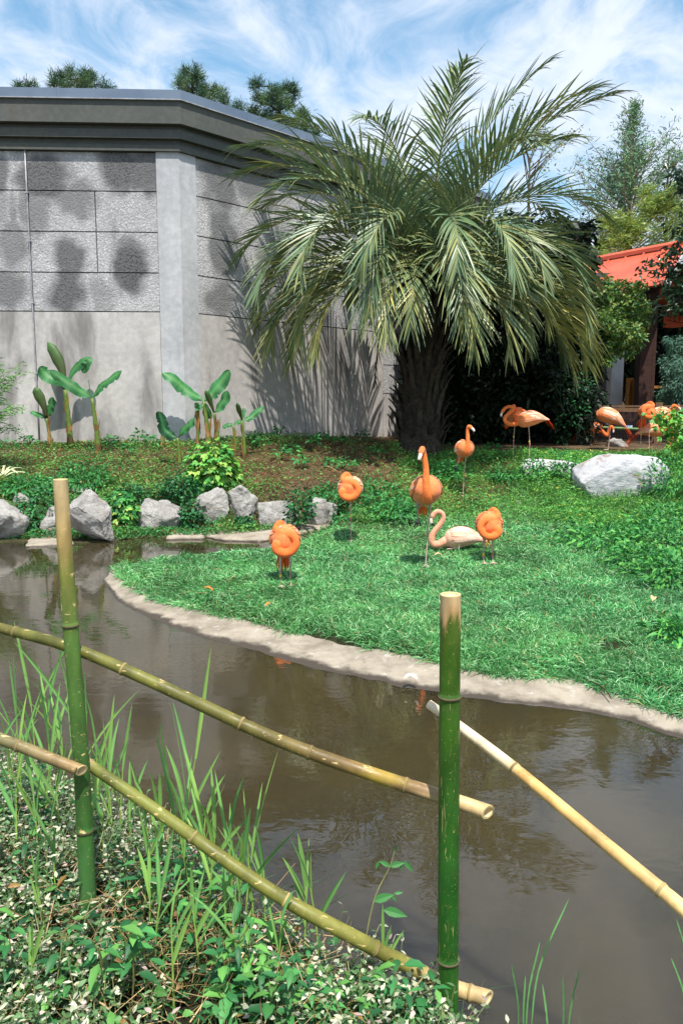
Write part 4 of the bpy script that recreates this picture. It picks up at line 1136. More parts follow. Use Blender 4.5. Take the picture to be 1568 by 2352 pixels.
# old leaf bases spiralling round the trunk
for k in range(120):
    f = k / 120; a = k * 2.39996; z = PZ + 0.1 + (H_T - PZ - 0.25) * f
    rr_ = float(np.interp(f, [0, .15, .5, .8, 1], [.44, .39, .35, .34, .26]))
    c_, s_ = math.cos(a), math.sin(a)
    o_ = np.array((PX + 0.10 * math.sin(f * 1.5), PY, z)); rd = np.array((c_, s_, 0)); sd = np.array((-s_, c_, 0))
    Lb = R.uniform(0.45, 0.95) * (0.75 + 0.5 * f)
    P = [o_ + rd * (rr_ - .05), o_ + rd * (rr_ + .06) + up * Lb * .35, o_ + rd * (rr_ + .10 + .05 * f) + up * Lb * .7, o_ + rd * (rr_ + .24 + .16 * f) + up * Lb]
    V, Q, T = tube(spline(P, 6), np.linspace(.075, .026, 6), 7, ra=np.linspace(.03, .013, 6), up=rd)
    g = Geo().add(V, Q, T, col=BK * R.uniform(.7, 1.4))
    part('leaf_base', g, M['bark'], palm)

FR_O = np.array((PX + 0.10, PY, H_T + 0.05))
def frond(az, e0, L, curve, seed, tint=0.0, nl=46, twist=0.0, lw=1.0):
    rr = np.random.default_rng(seed)
    n = 40
    s = np.linspace(0, 1, n)
    el = e0 - curve * s ** 1.25
    ca, sa = math.cos(az), math.sin(az)
    h = np.array((ca, sa, 0)); sdv = np.array((-sa, ca, 0))
    d = h[None] * np.cos(el)[:, None] + up[None] * np.sin(el)[:, None]
    d = unit(d + sdv[None] * (twist * s)[:, None])
    P = FR_O + h * 0.16 + np.concatenate([[np.zeros(3)], np.cumsum((d[1:] + d[:-1]) * 0.5 * (L / (n - 1)), axis=0)])
    rc = np.array(srgb(150, 150, 92)) * 0.9
    V, Q, T = tube(P, np.interp(s, [0, .12, 1], [.034, .022, .004]), 6)
    g = Geo(); g.add(V, Q, T, col=rc)
    ts = np.linspace(0.14, 0.995, nl)
    for sg in (-1, 1):
        t_ = ts + rr.uniform(-.004, .004, nl)
        Pb = np.stack([np.interp(t_, s, P[:, i]) for i in range(3)], 1); Tb = unit(np.stack([np.interp(t_, s, d[:, i]) for i in range(3)], 1))
        S = unit(np.cross(Tb, up[None] + 1e-6)); U = np.cross(S, Tb)
        ang = np.interp(t_, [0.14, .5, 1], [1.15, .82, .28]) + rr.normal(0, .09, nl)
        vee = np.interp(t_, [0.14, .6, 1], [.85, .60, .25]) + rr.normal(0, .13, nl)
        D = unit(Tb * np.cos(ang)[:, None] + (S * sg * np.cos(vee)[:, None] + U * np.sin(vee)[:, None]) * np.sin(ang)[:, None])
        Ll = np.interp(t_, [0.14, .3, .6, .85, 1], [.45, .92, .95, .70, .40]) * rr.uniform(.82, 1.12, nl) * lw * (L / 3.6) ** 0.5
        Nn = unit(np.cross(D, Tb) * sg)
        base = np.array(srgb(98, 124, 78)); yel = np.array(srgb(190, 178, 98)); blu = np.array(srgb(98, 122, 94))
        mixf = rr.uniform(0, 1, (nl, 1)); col = base * (1 - mixf) + blu * mixf
        yf = np.clip(rr.normal(tint, .22, (nl, 1)), 0, 1) * np.clip(0.4 + t_[:, None], 0, 1)
        col = (col * (1 - yf) + yel * yf) * rr.uniform(.8, 1.15, (nl, 1))
        dr = np.stack([np.zeros(nl), np.zeros(nl), -rr.uniform(.08, .52, nl)], 1)
        addstrips(g, col, Pb, D, Nn, Ll, 0.042, dr, 4, lambda t: (0.55, 1.0, 0.95, 0.62, 0.06)[int(round(t * 4))], 0.35)
    return part('frond', g, M['palm'], palm)
# (azimuth deg: 0 = right, 90 = away, 180 = left, 270 = towards us), start elevation, length, curve, yellow
FR = [(15, 82, 4.9, 48), (150, 82, 4.4, 74), (5, 75, 4.7, 64), (168, 72, 4.6, 80), (60, 86, 4.6, 28), (120, 82, 4.0, 50), (345, 74, 4.5, 62), (198, 72, 4.4, 80), (300, 72, 3.7, 94), (240, 74, 4.0, 86), (35, 72, 4.8, 60), (330, 70, 3.6, 80), (185, 66, 4.5, 92), (215, 64, 4.2, 100), (275, 78, 4.2, 78), (25, 62, 4.5, 80), (158, 64, 4.1, 86),
      (0, 62, 4.3, 98), (182, 56, 4.2, 106), (165, 52, 3.6, 108), (197, 46, 4.1, 118), (215, 52, 3.9, 128), (250, 55, 3.6, 134), (275, 56, 3.5, 136), (295, 50, 3.7, 130), (318, 50, 3.1, 124), (340, 48, 3.4, 112),
      (10, 46, 4.2, 108), (30, 48, 4.2, 106), (60, 50, 3.8, 100), (100, 50, 3.4, 98), (130, 46, 3.2, 100), (184, 34, 4.0, 114), (203, 28, 3.8, 114), (225, 30, 3.6, 118), (248, 30, 3.4, 122),
      (268, 32, 3.2, 128), (288, 30, 3.3, 126), (308, 26, 2.8, 116), (326, 24, 2.8, 108), (346, 26, 3.5, 104), (6, 20, 4.1, 98), (24, 22, 4.1, 98), (50, 20, 3.7, 92), (160, 18, 3.2, 94),
      (176, 12, 3.6, 96), (192, 8, 3.5, 96), (214, 8, 3.2, 98), (238, 14, 3.0, 106), (262, 18, 2.9, 112), (282, 14, 2.9, 108), (302, 10, 2.9, 102), (335, 6, 2.6, 96), (354, 6, 3.8, 90), (15, 4, 3.8, 88)]
for i, (az, e, L, c_) in enumerate(FR):
    old = max(0.0, (45 - e) / 60)
    frond(rad(az + R.uniform(-5, 5)), rad(e + R.uniform(-3, 3)), L * R.uniform(.95, 1.05), rad(c_ + R.uniform(-6, 6)), 500 + i, 0.06 + 0.5 * old * R.uniform(0.4, 1.3), 46, R.uniform(-.3, .3))
# hanging dead frond and flower stalk remains
g = Geo()
P = spline([FR_O + (-.3, -.35, -.1), FR_O + (-.75, -.6, -.5), FR_O + (-.95, -.6, -1.3), FR_O + (-1.05, -.55, -2.2)], 20)
V, Q, T = tube(P, np.linspace(.03, .012, 20), 6); g.add(V, Q, T, col=srgb(60, 50, 40))
m = 90; t_ = rng.uniform(.35, 1, m); Pb = np.stack([np.interp(t_, np.linspace(0, 1, 20), P[:, i]) for i in range(3)], 1)
addstrips(g, jit(srgb(66, 54, 42), m, .3), Pb, unit(np.stack([rng.normal(0, .25, m), rng.normal(0, .25, m), -np.ones(m)], 1)), rdir(m), rng.uniform(.25, .5, m), .018, None, 2)
part('dead_frond', g, M['straw'], palm)

# ------------------------------------------------------------------ banana plants
def ribbon(P, w, tiltv, fold, cols, wav=0.0, seed=0):
    rr = np.random.default_rng(seed)
    P = spline(np.asarray(P, float), 30)
    Tn = unit(np.gradient(P, axis=0)); S = unit(np.cross(Tn, np.asarray(tiltv, float)[None])); N = np.cross(S, Tn)
    t_ = np.linspace(0, 1, 30)
    ww = w * np.interp(t_, [0, .08, .22, .6, .88, .96, 1], [.06, .14, .8, 1.0, .82, .5, .06])
    tear = lambda: np.where((rr.uniform(size=30) < .07) & (t_ > .25), rr.uniform(.45, .7, 30), rr.uniform(.94, 1.04, 30))
    wa, wb = ww * tear(), ww * tear()
    ph = rr.uniform(0, 6)
    wv = wav * w * np.sin(t_ * 15 + ph); wv2 = wav * w * np.sin(t_ * 18 + ph * 2)
    A = P - S * wa[:, None] + N * (fold * wa + wv)[:, None]; B = P + S * wb[:, None] + N * (fold * wb + wv2)[:, None]
    A2 = P - S * wa[:, None] * .5 + N * (fold * wa * .6 + wv * .3)[:, None]; B2 = P + S * wb[:, None] * .5 + N * (fold * wb * .6 + wv2 * .3)[:, None]
    V = np.stack([A, A2, P, B2, B], 1).reshape(-1, 3)
    q = [(i * 5 + j, i * 5 + j + 1, i * 5 + j + 6, i * 5 + j + 5) for i in range(29) for j in range(4)]
    c0, c1 = np.array(cols[0]), np.array(cols[1])
    st = (0.85 + 0.3 * rr.uniform(0, 1, 30))[:, None]
    C = np.stack([c0 * st, c0 * st * 1.05, np.tile(c1, (30, 1)), c0 * st * 1.05, c0 * st], 1).reshape(-1, 3)
    return V, q, C
BG, BM, BZ, BD = srgb(54, 116, 64), srgb(84, 138, 76), srgb(86, 82, 52), srgb(30, 74, 44)
def banana(label, base, top, leaves, sw=11, dry=0.5, y=None):
    b = hit(*base)
    if b[1] > 15.5: b = np.array((at(base[0], base[1], 15.5)[0], 15.5, 0)); b[2] = hz(b[0], b[1])
    y = b[1]
    root = thing('banana_plant', label, 'banana plant', tuple(b), 'young banana plants along the concrete wall')
    b0 = b.copy(); b0[2] -= 0.05
    tpp = at(top[0], top[1], y)
    P = spline([b0, b0 * .6 + tpp * .4 + np.array((.015, 0, 0)), tpp], 14)
    r = sw / FPX * y * .5
    cols = np.where(np.linspace(0, 1, 14)[:, None] < .25, np.array(srgb(96, 74, 40)), np.array(srgb(96, 116, 48)))
    V, Q, T = tube(P, np.linspace(r * 1.25, r * .62, 14), 10)
    cc = np.vstack([np.repeat(cols, 10, axis=0), cols[0], cols[-1]])
    part('stem', Geo().add(V, Q, T, col=cc), M['stem'], root, smooth=True)
    if dry:
        m = int(10 * dry) + 3; f = rng.uniform(.15, .8, m); Pb = np.stack([np.interp(f, np.linspace(0, 1, 14), P[:, i]) for i in range(3)], 1)
        a = rng.uniform(0, 6.28, m); o = np.stack([np.cos(a), np.sin(a), np.zeros(m)], 1)
        g = Geo(); addstrips(g, jit(srgb(150, 112, 66), m, .4), Pb + o * r * .9, unit(o * .12 + up * np.where(rng.uniform(size=m) > .4, 1, -1)[:, None]), o, rng.uniform(.12, .35, m), r * 1.3, None, 2, lambda t: (0.6, 1, .2)[int(round(t * 2))])
        part('dry_sheath', g, M['straw'], root)
    for i, lf in enumerate(leaves):
        px, w, kind = lf[0], lf[1], lf[2] if len(lf) > 2 else 'g'
        dy = R.uniform(-.25, .15)
        pts = [tpp] if kind != 'spike' else []
        pts = pts + [at(u, v, y + dy * (j + 1) / len(px)) for j, (u, v) in enumerate(px)]
        wm = w / FPX * y * .5
        if kind == 'roll':
            P2 = spline(pts, 14)
            V, Q, T = tube(P2, np.interp(np.linspace(0, 1, 14), [0, .2, .55, .85, 1], [.3, .45, 1, .8, .1]) * wm, 8, ra=np.interp(np.linspace(0, 1, 14), [0, .2, .55, .85, 1], [.3, .4, .5, .4, .1]) * wm, up=(0, 1, 0))
            cc = np.repeat(np.linspace(0, 1, 14), 8)[:, None]; cc = np.vstack([cc, [[0]], [[1]]])
            part('leaf', Geo().add(V, Q, T, col=np.array(BZ) * (1 - cc) + np.array(srgb(72, 112, 56)) * cc), M['leaf'], root, smooth=True)
        elif kind == 'spike':
            V, Q, T = tube([tpp] + pts, np.linspace(.012, .004, len(pts) + 1), 6); part('leaf', Geo().add(V, Q, T, col=BM), M['stem'], root)
        else:
            V, q, C = ribbon(pts, wm, (R.uniform(-.2, .2), -0.75, 0.65), -0.35 if kind == 'g' else -0.6, (BG if kind == 'g' else BD, BM if kind == 'g' else BG), .16, i + int(base[0]))
            part('leaf', Geo().add(V, q, col=C), M['leaf'], root, smooth=True)
    return root
banana('small banana plant with bronze rolled leaf nearest the leafy bamboo', (119, 1037), (107, 960), [([(100, 930), (88, 905), (80, 890)], 24, 'roll'), ([(90, 952), (70, 945)], 14), ([(114, 940), (122, 912)], 20)], 9, .4)
banana('tallest banana plant with bronze rolled leaf beside the wall conduit', (162, 1025), (150, 895), [([(143, 850), (128, 815), (110, 786)], 27, 'roll'), ([(135, 872), (108, 862), (92, 842)], 32), ([(165, 855), (182, 836), (198, 824), (196, 838), (190, 857)], 28)], 13, 1.0)
banana('banana plant with two broad outspread leaves and thin upright spike', (227, 1040), (212, 915), [([(188, 900), (160, 882), (114, 850)], 28), ([(226, 893), (248, 873), (281, 851)], 26), ([(206, 890), (204, 872)], 6, 'spike')], 12, .7)
banana('low banana plant with one dark folded leaf and one pale leaf', (412, 1072), (408, 1006), [([(393, 998), (377, 982), (366, 945)], 28, 'd'), ([(422, 985), (436, 972), (448, 961)], 26)], 9, .2)
banana('stub of a cut banana stem near the corner pier', (374, 1027), (371, 955), [([(366, 962), (362, 945)], 12, 'd')], 9, .4)
banana('big leaved banana plant in front of the corner pier', (480, 1006), (468, 922), [([(448, 908), (425, 893), (400, 870), (373, 855)], 32), ([(484, 905), (503, 883), (527, 850)], 34), ([(456, 938), (450, 925)], 14), ([(478, 945), (486, 962)], 16)], 12, .7)
banana('banana plant with bronze spike tucked behind the big leaved one', (500, 1004), (492, 948), [([(503, 935), (514, 918), (522, 897)], 26), ([(482, 920), (472, 896)], 14, 'roll')], 10, .8)
banana('dried out brown banana stem beside the big leaved one', (452, 1012), (454, 930), [([(452, 945), (448, 960)], 10, 'd')], 8, 1.6)
banana('small thin banana plant with two short side leaves', (540, 1042), (536, 977), [([(524, 975), (511, 982)], 14), ([(548, 968), (560, 970)], 14)], 8, .2)
banana('slim banana plant with one slanting leaf nearest the maple bush', (561, 1054), (556, 966), [([(550, 945), (544, 925)], 12, 'roll'), ([(572, 960), (586, 948), (607, 933)], 18), ([(560, 945), (558, 938)], 10)], 9, .5)

# ------------------------------------------------------------------ lawn and ground cover
Oc, Ic = O[::3], I[::3]
def rim_side(X, Y):
    """> 0 on the grass side of the inner rim line (only meaningful near the rim)."""
    out = np.empty(len(X)); dist = np.empty(len(X))
    for a in range(0, len(X), 20000):
        x, y = X[a:a + 20000], Y[a:a + 20000]
        d = np.hypot(x[:, None] - Ic[None, :, 0], y[:, None] - Ic[None, :, 1]); k = d.argmin(1)
        n = unit(np.column_stack([Ic[k] - Oc[k], np.zeros(len(k))]))[:, :2]
        out[a:a + 20000] = (x - Ic[k, 0]) * n[:, 0] + (y - Ic[k, 1]) * n[:, 1]; dist[a:a + 20000] = d[np.arange(len(k)), k]
    return out, dist
def lawn_w(X, Y): return sstep(11.8, 10.6, Y - 1.6 * sstep(0, 3, X) - 3.5 * sstep(2.0, 4.5, X))
def scatter(n, x0, x1, y0, y1, keep, m=170):
    X = rng.uniform(x0, x1, n); Y = rng.uniform(y0, y1, n)
    k = keep(X, Y); X, Y = X[k], Y[k]
    P = np.column_stack([X, Y, height(X, Y)])
    return P[inview(P, m)]
def lawn_keep(X, Y):
    k = onland(X, Y) & (rng.uniform(size=len(X)) < np.maximum(lawn_w(X, Y), 0.0))
    s, d = rim_side(X, Y)
    dirt = np.hypot((X - DIRT[0]) / 0.17, (Y - DIRT[1]) / 0.13) + 0.35 * vnoise(X, Y, 14, 5) + rng.normal(0, .28, len(X)) > 1.0
    return k & ((s > -0.03 + 0.03 * vnoise(X, Y, 9, 6)) | (d > 1.2)) & dirt & (Y < 17.5) & (Y > 3.2)
DIRT = hit(1408, 1487)
# thinner far away: density falls with distance
def lawn_pts(n):
    u = rng.uniform(0, 1, n); Y = 3.6 * (15.5 / 3.6) ** u
    X = rng.uniform(-0.50, 0.50, n) * Y * 1.02
    k = lawn_keep(X, Y) & (X > -3.2)
    X, Y = X[k], Y[k]; P = np.column_stack([X, Y, height(X, Y)])
    return P[inview(P)]
P = lawn_pts(420000); m = len(P)
fx = vnoise(P[:, 0], P[:, 1], 1.6, 31); fy = vnoise(P[:, 0], P[:, 1], 1.6, 32)
D = rdir(m, .2, .95); D[:, 0] += fx * .9; D[:, 1] += fy * .9 - .15
s, d = rim_side(P[:, 0], P[:, 1])
edge = np.clip(1 - s / 0.18, 0, 1) * (d < .8)
on = unit(np.column_stack([np.gradient(Ic[:, 1]), -np.gradient(Ic[:, 0])]))
kk = np.array([np.argmin((Ic[:, 0] - x) ** 2 + (Ic[:, 1] - y) ** 2) for x, y in P[:, :2][edge > 0]])
ow = unit(np.column_stack([Oc[kk] - Ic[kk], np.zeros(len(kk))]))
D[edge > 0] += ow * (edge[edge > 0] * .25)[:, None]
P[:, 2] = np.where((edge > 0), np.maximum(P[:, 2], -.058), P[:, 2])
D = unit(D)
Lb = rng.uniform(.04, .108, m) * np.where(rng.uniform(size=m) < .07, 1.6, 1.0) * (1 + .25 * vnoise(P[:, 0], P[:, 1], 2.5, 35)) * (1 + .3 * edge)
Wb = rng.uniform(.0045, .0080, m) * np.interp(P[:, 1], [4, 9, 15], [.8, 1.1, 1.7])
base = np.array(srgb(86, 168, 92)); lite = np.array(srgb(164, 216, 158)); dk_ = np.array(srgb(40, 116, 58)); yl = np.array(srgb(128, 172, 72)); dryc = np.array(srgb(176, 160, 104))  # lite: blade sheen and highlights put into the colour
f = rng.uniform(0, 1, (m, 1)); clump = (.82 + .3 * sstep(-.5, .5, vnoise(P[:, 0], P[:, 1], 3.2, 38)))[:, None]; patch = sstep(-.4, .6, vnoise(P[:, 0], P[:, 1], .9, 36))[:, None] * .3
col = base * (1 - f) + np.where(rng.uniform(size=(m, 1)) < .42, lite, dk_) * f
yw = (patch + .55 * sstep(10.5, 12.5, P[:, 1])[:, None])
col = col * (1 - yw * .55) + yl * yw * .55
col = np.where(rng.uniform(size=(m, 1)) < .035, dryc, col) * clump
g = Geo(); addstrips(g, col, P, D, rdir(m, .3, 1), Lb, Wb, (0, 0, -.35), 2, lambda t: (.8, 1, .06)[int(round(t * 2))])
o = solo('lawn_grass', g, M['grass'], (0, 0, 0)); tag(o, 'lush short green lawn grass covering the peninsula', 'grass', None, 'stuff')

# taller wild grass and weeds on the right slope
def slope_keep(X, Y):
    w = sstep(-.1, .5, vnoise(X, Y, 1.3, 41) + .9 * sstep(2.2, 4.2, X) * sstep(7.5, 10, Y) + .9 * sstep(10.5, 12, Y) - .9)
    w = np.maximum(w, .35 * sstep(11.0, 12.5, Y))
    return onland(X, Y) & (X > 0.9) & (Y > 6.2) & (Y < 16.4) & (rng.uniform(size=len(X)) < w) & (X > 1.0 + .5 * vnoise(X, Y, 2, 42))
P = scatter(150000, .6, 7.6, 6.2, 16.4, slope_keep); m = len(P)
D = rdir(m, .1, .9); h_ = rng.uniform(0, 1, m) ** 1.4 * np.interp(vnoise(P[:, 0], P[:, 1], 1.8, 43), [-.6, .7], [.05, .26])
P2 = P + np.column_stack([rng.normal(0, .02, m), rng.normal(0, .02, m), h_])
lc = np.where(rng.uniform(size=(m, 1)) < .5, np.array(srgb(120, 182, 76)), np.array(srgb(74, 150, 72)))
lc = np.where(rng.uniform(size=(m, 1)) < .02, np.array(srgb(214, 200, 60)), lc) * rng.uniform(.6, 1.25, (m, 1))
tone = sstep(-.5, .5, vnoise(P[:, 0], P[:, 1], 1.1, 44))[:, None]
lc = lc * (.75 + .35 * tone)
g = Geo(); addstrips(g, lc, P2, D, rdir(m, .2, 1), rng.uniform(.03, .075, m), rng.uniform(.012, .028, m), (0, 0, -.3), 2, leafprof)
m2 = 16000; P3 = scatter(m2 * 3, .6, 7.6, 6.4, 16.4, slope_keep)[:m2]; m2 = len(P3)
addstrips(g, jit(srgb(104, 160, 70), m2, .4), P3, unit(rdir(m2, .5, 1)), rdir(m2, -.2, .5), rng.uniform(.14, .30, m2), rng.uniform(.004, .007, m2), (0, 0, -.3), 3)
o = solo('slope_weeds', g, M['leaf'], (0, 0, 0)); tag(o, 'mixed bright green weeds and wild grass on the slope', 'weeds', None, 'stuff')

# leafy cover on the far bank (thin over the mulch)
def bank_keep(X, Y):
    front = sstep(13.4, 11.6, Y + .45 * vnoise(X, Y, 1.1, 51)) 
    wallside = .75 * sstep(-1.8, -3.6, X) * sstep(16.5, 12, Y) + .45 * sstep(14.8, 15.6, Y) * sstep(-1.0, -2.5, X) + .35 * sstep(15.2, 15.9, Y)
    w = np.clip(front * 1.0 + wallside + .25 * sstep(.15, .6, vnoise(X, Y, 1.9, 52)), 0, 1) 
    w = w * (1 - .85 * sstep(-1.4, -.4, X) * sstep(12.8, 13.8, Y))
    w = np.maximum(w, .09)
    return onland(X, Y) & (Y > 10.6) & (lawn_w(X, Y) < .6) & (X < 2.6) & (rng.uniform(size=len(X)) < w) & (np.hypot(X - PX, Y - PY) > .5)
P = scatter(190000, -7.2, 2.8, 10.7, 17.5, bank_keep)
P = P[(P[:, 1] < 15.75 + np.maximum(0, P[:, 0] - WC[0]))]; m = len(P)
tone = sstep(-.5, .6, vnoise(P[:, 0], P[:, 1], 1.5, 53))[:, None]
h_ = rng.uniform(0, 1, m) ** 1.3 * np.interp(vnoise(P[:, 0], P[:, 1], 2.4, 54), [-.5, .7], [.03, .20])
P2 = P + np.column_stack([np.zeros(m), np.zeros(m), h_])
lc = np.array(srgb(66, 138, 72)) * (1 - tone) + np.array(srgb(104, 156, 70)) * tone
lc = np.where(rng.uniform(size=(m, 1)) < .10 + .10 * (P[:, 1:2] > 13), np.array(srgb(140, 96, 56)), lc) * rng.uniform(.55, 1.3, (m, 1))
g = Geo(); addstrips(g, lc, P2, rdir(m, -.2, .9), rdir(m, .2, 1), rng.uniform(.03, .075, m), rng.uniform(.014, .034, m), (0, 0, -.3), 2, leafprof)
m2 = 5000; P3 = scatter(m2 * 4, -7.2, 1.2, 10.9, 15.7, bank_keep)[:m2]; m2 = len(P3)
addstrips(g, jit(srgb(92, 150, 76), m2, .35), P3, rdir(m2, .3, 1), rdir(m2, -.3, .6), rng.uniform(.12, .32, m2), rng.uniform(.006, .014, m2), (0, 0, -.45), 3)
o = solo('bank_ground_cover', g, M['leaf'], (0, 0, 0)); tag(o, 'patchy low green weeds growing through mulch on the far bank', 'weeds', None, 'stuff')

# pine straw over the mulch
P = scatter(60000, -6.5, 4.5, 11.8, 17.0, lambda X, Y: onland(X, Y) & (rng.uniform(size=len(X)) < sstep(-4, -1, X) * .8 + .2) & (lawn_w(X, Y) < .4))[:22000]
P = P[(P[:, 1] < 15.8 + np.maximum(0, P[:, 0] - WC[0]))]; m = len(P)
P[:, 2] += rng.uniform(.003, .02, m)
g = Geo(); addstrips(g, jit(srgb(156, 118, 78), m, .55), P, rdir(m, -.05, .2), (0, 0, 1.0), rng.uniform(.08, .22, m), rng.uniform(.003, .006, m), None, 1, lambda t: 1.0)
o = solo('pine_straw', g, M['straw'], (0, 0, 0)); tag(o, 'loose brown pine straw mulch under the palm', 'straw', None, 'stuff')

# ------------------------------------------------------------------ individual leafy plants
def leafball(g, c, rx, rz, m, L, W, cols, flat=0.4, droop=-.3, low=-.3, fill=.5, fold=.25, jitter=.25):
    """leaves through a domed volume, pointing outward and drooping."""
    d = rdir(m, low, 1); rr_ = (fill + (1 - fill) * rng.uniform(0, 1, m) ** .5)[:, None]
    lump = (1 + .22 * np.sin(d[:, 0] * 5 + c[0]) * np.cos(d[:, 1] * 5 + c[1]) + .12 * np.sin(d[:, 2] * 9))[:, None]
    P = np.asarray(c) + d * np.array((rx, rx, rz)) * rr_ * lump
    D = unit(d * (1, 1, flat) + rng.normal(0, .45, (m, 3)))
    N = unit(d + up * .8 + rng.normal(0, .35, (m, 3)))
    cc = cols[rng.integers(0, len(cols), m)] * rng.uniform(1 - jitter, 1 + jitter, (m, 1))
    addstrips(g, cc, P, D, N, rng.uniform(.75, 1.25, m) * L, rng.uniform(.8, 1.2, m) * W, (0, 0, droop), 3, leafprof, fold)
def maple_leaf(g, P, D, N, size, col):
    """lobed leaf: three pointed lobes fanned from the stalk end."""
    S = unit(np.cross(D, N))
    for a, l in ((0, 1.0), (.85, .8), (-.85, .8)):
        d = D * math.cos(a) + S * math.sin(a)
        addstrips(g, col, P, d, N, size * l, size * .62, (0, 0, -.3), 2, lambda t: (.35, 1, .05)[int(round(t * 2))])
def stems(g, base, tips, r, col):
    for tip in tips:
        mid = (np.asarray(base) + tip) / 2 + np.array((R.uniform(-.03, .03), R.uniform(-.03, .03), .02))
        V, Q, T = tube(spline([base, mid, tip], 6), np.linspace(r, r * .4, 6), 5); g.add(V, Q, T, col=col)

def bush(name, label, cat, cpx, y, rx, rz, m, L, W, cols, mat='leaf', group=None, kind='leaf', low=-.3, nst=8, fill=.45, zc=None):
    c = at(cpx[0], cpx[1], y)
    bz = hz(c[0], y)
    root = thing(name, label, cat, (c[0], y, bz), group)
    g = Geo(); stems(g, np.array((c[0], y, bz - .05)), [c + rdir(1, -.2, .9)[0] * np.array((rx, rx, rz)) * .75 for _ in range(nst)], max(.008, rx * .02), srgb(86, 70, 48))
    part('stem', g, M['bark'], root)
    g = Geo()
    cols = np.array(cols)
    if kind == 'maple':
        d = rdir(m, low, 1); P = c + d * np.array((rx, rx, rz)) * (fill + (1 - fill) * rng.uniform(0, 1, (m, 1)) ** .5)
        maple_leaf(g, P, unit(d * (1, 1, .2) + rng.normal(0, .35, (m, 3)) - up * .35), unit(d + up + rng.normal(0, .3, (m, 3))), L, cols[rng.integers(0, len(cols), m)] * rng.uniform(.75, 1.25, (m, 1)))
    else:
        leafball(g, c, rx, rz, m, L, W, cols, low=low, fill=fill)
    part('foliage', g, M[mat], root)
    return root
LIME = [srgb(128, 186, 74), srgb(104, 172, 76), srgb(76, 150, 70), srgb(160, 192, 90)]
MID = [srgb(58, 130, 62), srgb(74, 148, 72), srgb(46, 112, 58)]
IVY = [srgb(44, 104, 60), srgb(60, 124, 70), srgb(34, 86, 50)]
mb = bush('maple_bush', 'bushy lime green young maple above the brown rock', 'bush', (488, 1075), hit(490, 1128)[1] + .25, .46, .48, 520, .105, .08, LIME, 'leaf', None, 'maple', low=-.75, fill=.35)
bush('maple_seedling', 'small bright green maple shoots hanging between two shore rocks', 'shrub', (282, 1180), gnd(285, 1230, WZ)[1] + .25, .27, .36, 200, .085, .06, LIME[1:] + MID, 'leaf', None, 'maple', low=-.8)
for i, (u, v, rx, rz, lb) in enumerate([(95, 1175, .42, .30, 'dark green ivy spilling over rocks beside the tall grey rock'), (440, 1185, .20, .24, 'ivy trailing beside the brownish shore rock'), (560, 1205, .16, .12, 'ivy tuft under the narrow wedge rock'),
                                        (690, 1165, .22, .28, 'dark ivy between overhanging rock and angular rock'), (300, 1140, .3, .2, 'ivy mat above the maple shoots'), (415, 1120, .35, .18, 'low ivy mat above the squat pale rock'), (255, 1200, .14, .26, 'ivy strands hanging beside the tall grey rock')]):
    y = gnd(u, 1232, WZ)[1] + (.35 if v > 1150 else .9)
    bush('ivy', lb, 'ivy', (u, v), y, rx, rz, int(420 * rx / .25), .062, .048, IVY + MID[:1], low=-.9)
for i, (u, v, rx, rz, lb) in enumerate([(780, 1185, .30, .20, 'leafy weed clump at the foot of the angular rock'), (860, 1140, .55, .32, 'broad leafy weeds behind the balled up flamingo'), (900, 1180, .4, .2, 'leafy weeds behind the tall flamingo'), (760, 1140, .4, .22, 'leafy weed mat above the angular rock'),
                                        (1030, 1085, .30, .24, 'dark leafy weed beside the looking aside flamingo'), (1225, 1085, .34, .28, 'dark broad leaved weed in front of the flat white rock'), (1150, 1092, .28, .2, 'tufted weed on the lawn edge near the flat rock'),
                                        (1300, 1080, .35, .36, 'leafy weed clump between the two pale boulders'), (1545, 1110, .5, .5, 'tall leafy weeds against the big boulder'), (1540, 1200, .55, .25, 'dense leafy weeds below the big boulder'),
                                        (1380, 1235, .6, .18, 'wide low weed patch on the lawn slope'), (1520, 1250, .6, .25, 'bright broad leaved weed clump on the slope'), (1545, 1330, .45, .22, 'bushy weed clump at the lawn edge with dark underside'), (1556, 1465, .22, .13, 'small weed tuft near the concrete edging'),
                                        (1470, 1290, .4, .16, 'low weed mat beside the bushy clump'), (1350, 1120, .3, .18, 'grass tuft weed in front of the big boulder'), (190, 1105, .5, .26, 'grassy weed clump above the tall grey rock'), (60, 1120, .5, .2, 'grassy weeds near the pale strappy plant')]):
    h0 = hit(u, v + rz * 60)
    y = h0[1]
    c = np.array((h0[0], y, h0[2] + rz * .35))
    root = thing('weed_clump', lb, 'weed', tuple(h0))
    g = Geo(); cols = np.array(MID + LIME[1:3] if u > 1200 else MID)
    leafball(g, c, rx, rz, int(520 * rx / .35), .085, .034, cols, flat=.8, low=-.35, fill=.25, droop=-.35)
    part('foliage', g, M['leaf'], root)
    g = Geo(); stems(g, h0 - up * .03, [c + rdir(1, .1, 1)[0] * np.array((rx, rx, rz)) * .8 for _ in range(9)], .005, srgb(96, 130, 60)); part('stem', g, M['stem'], root)

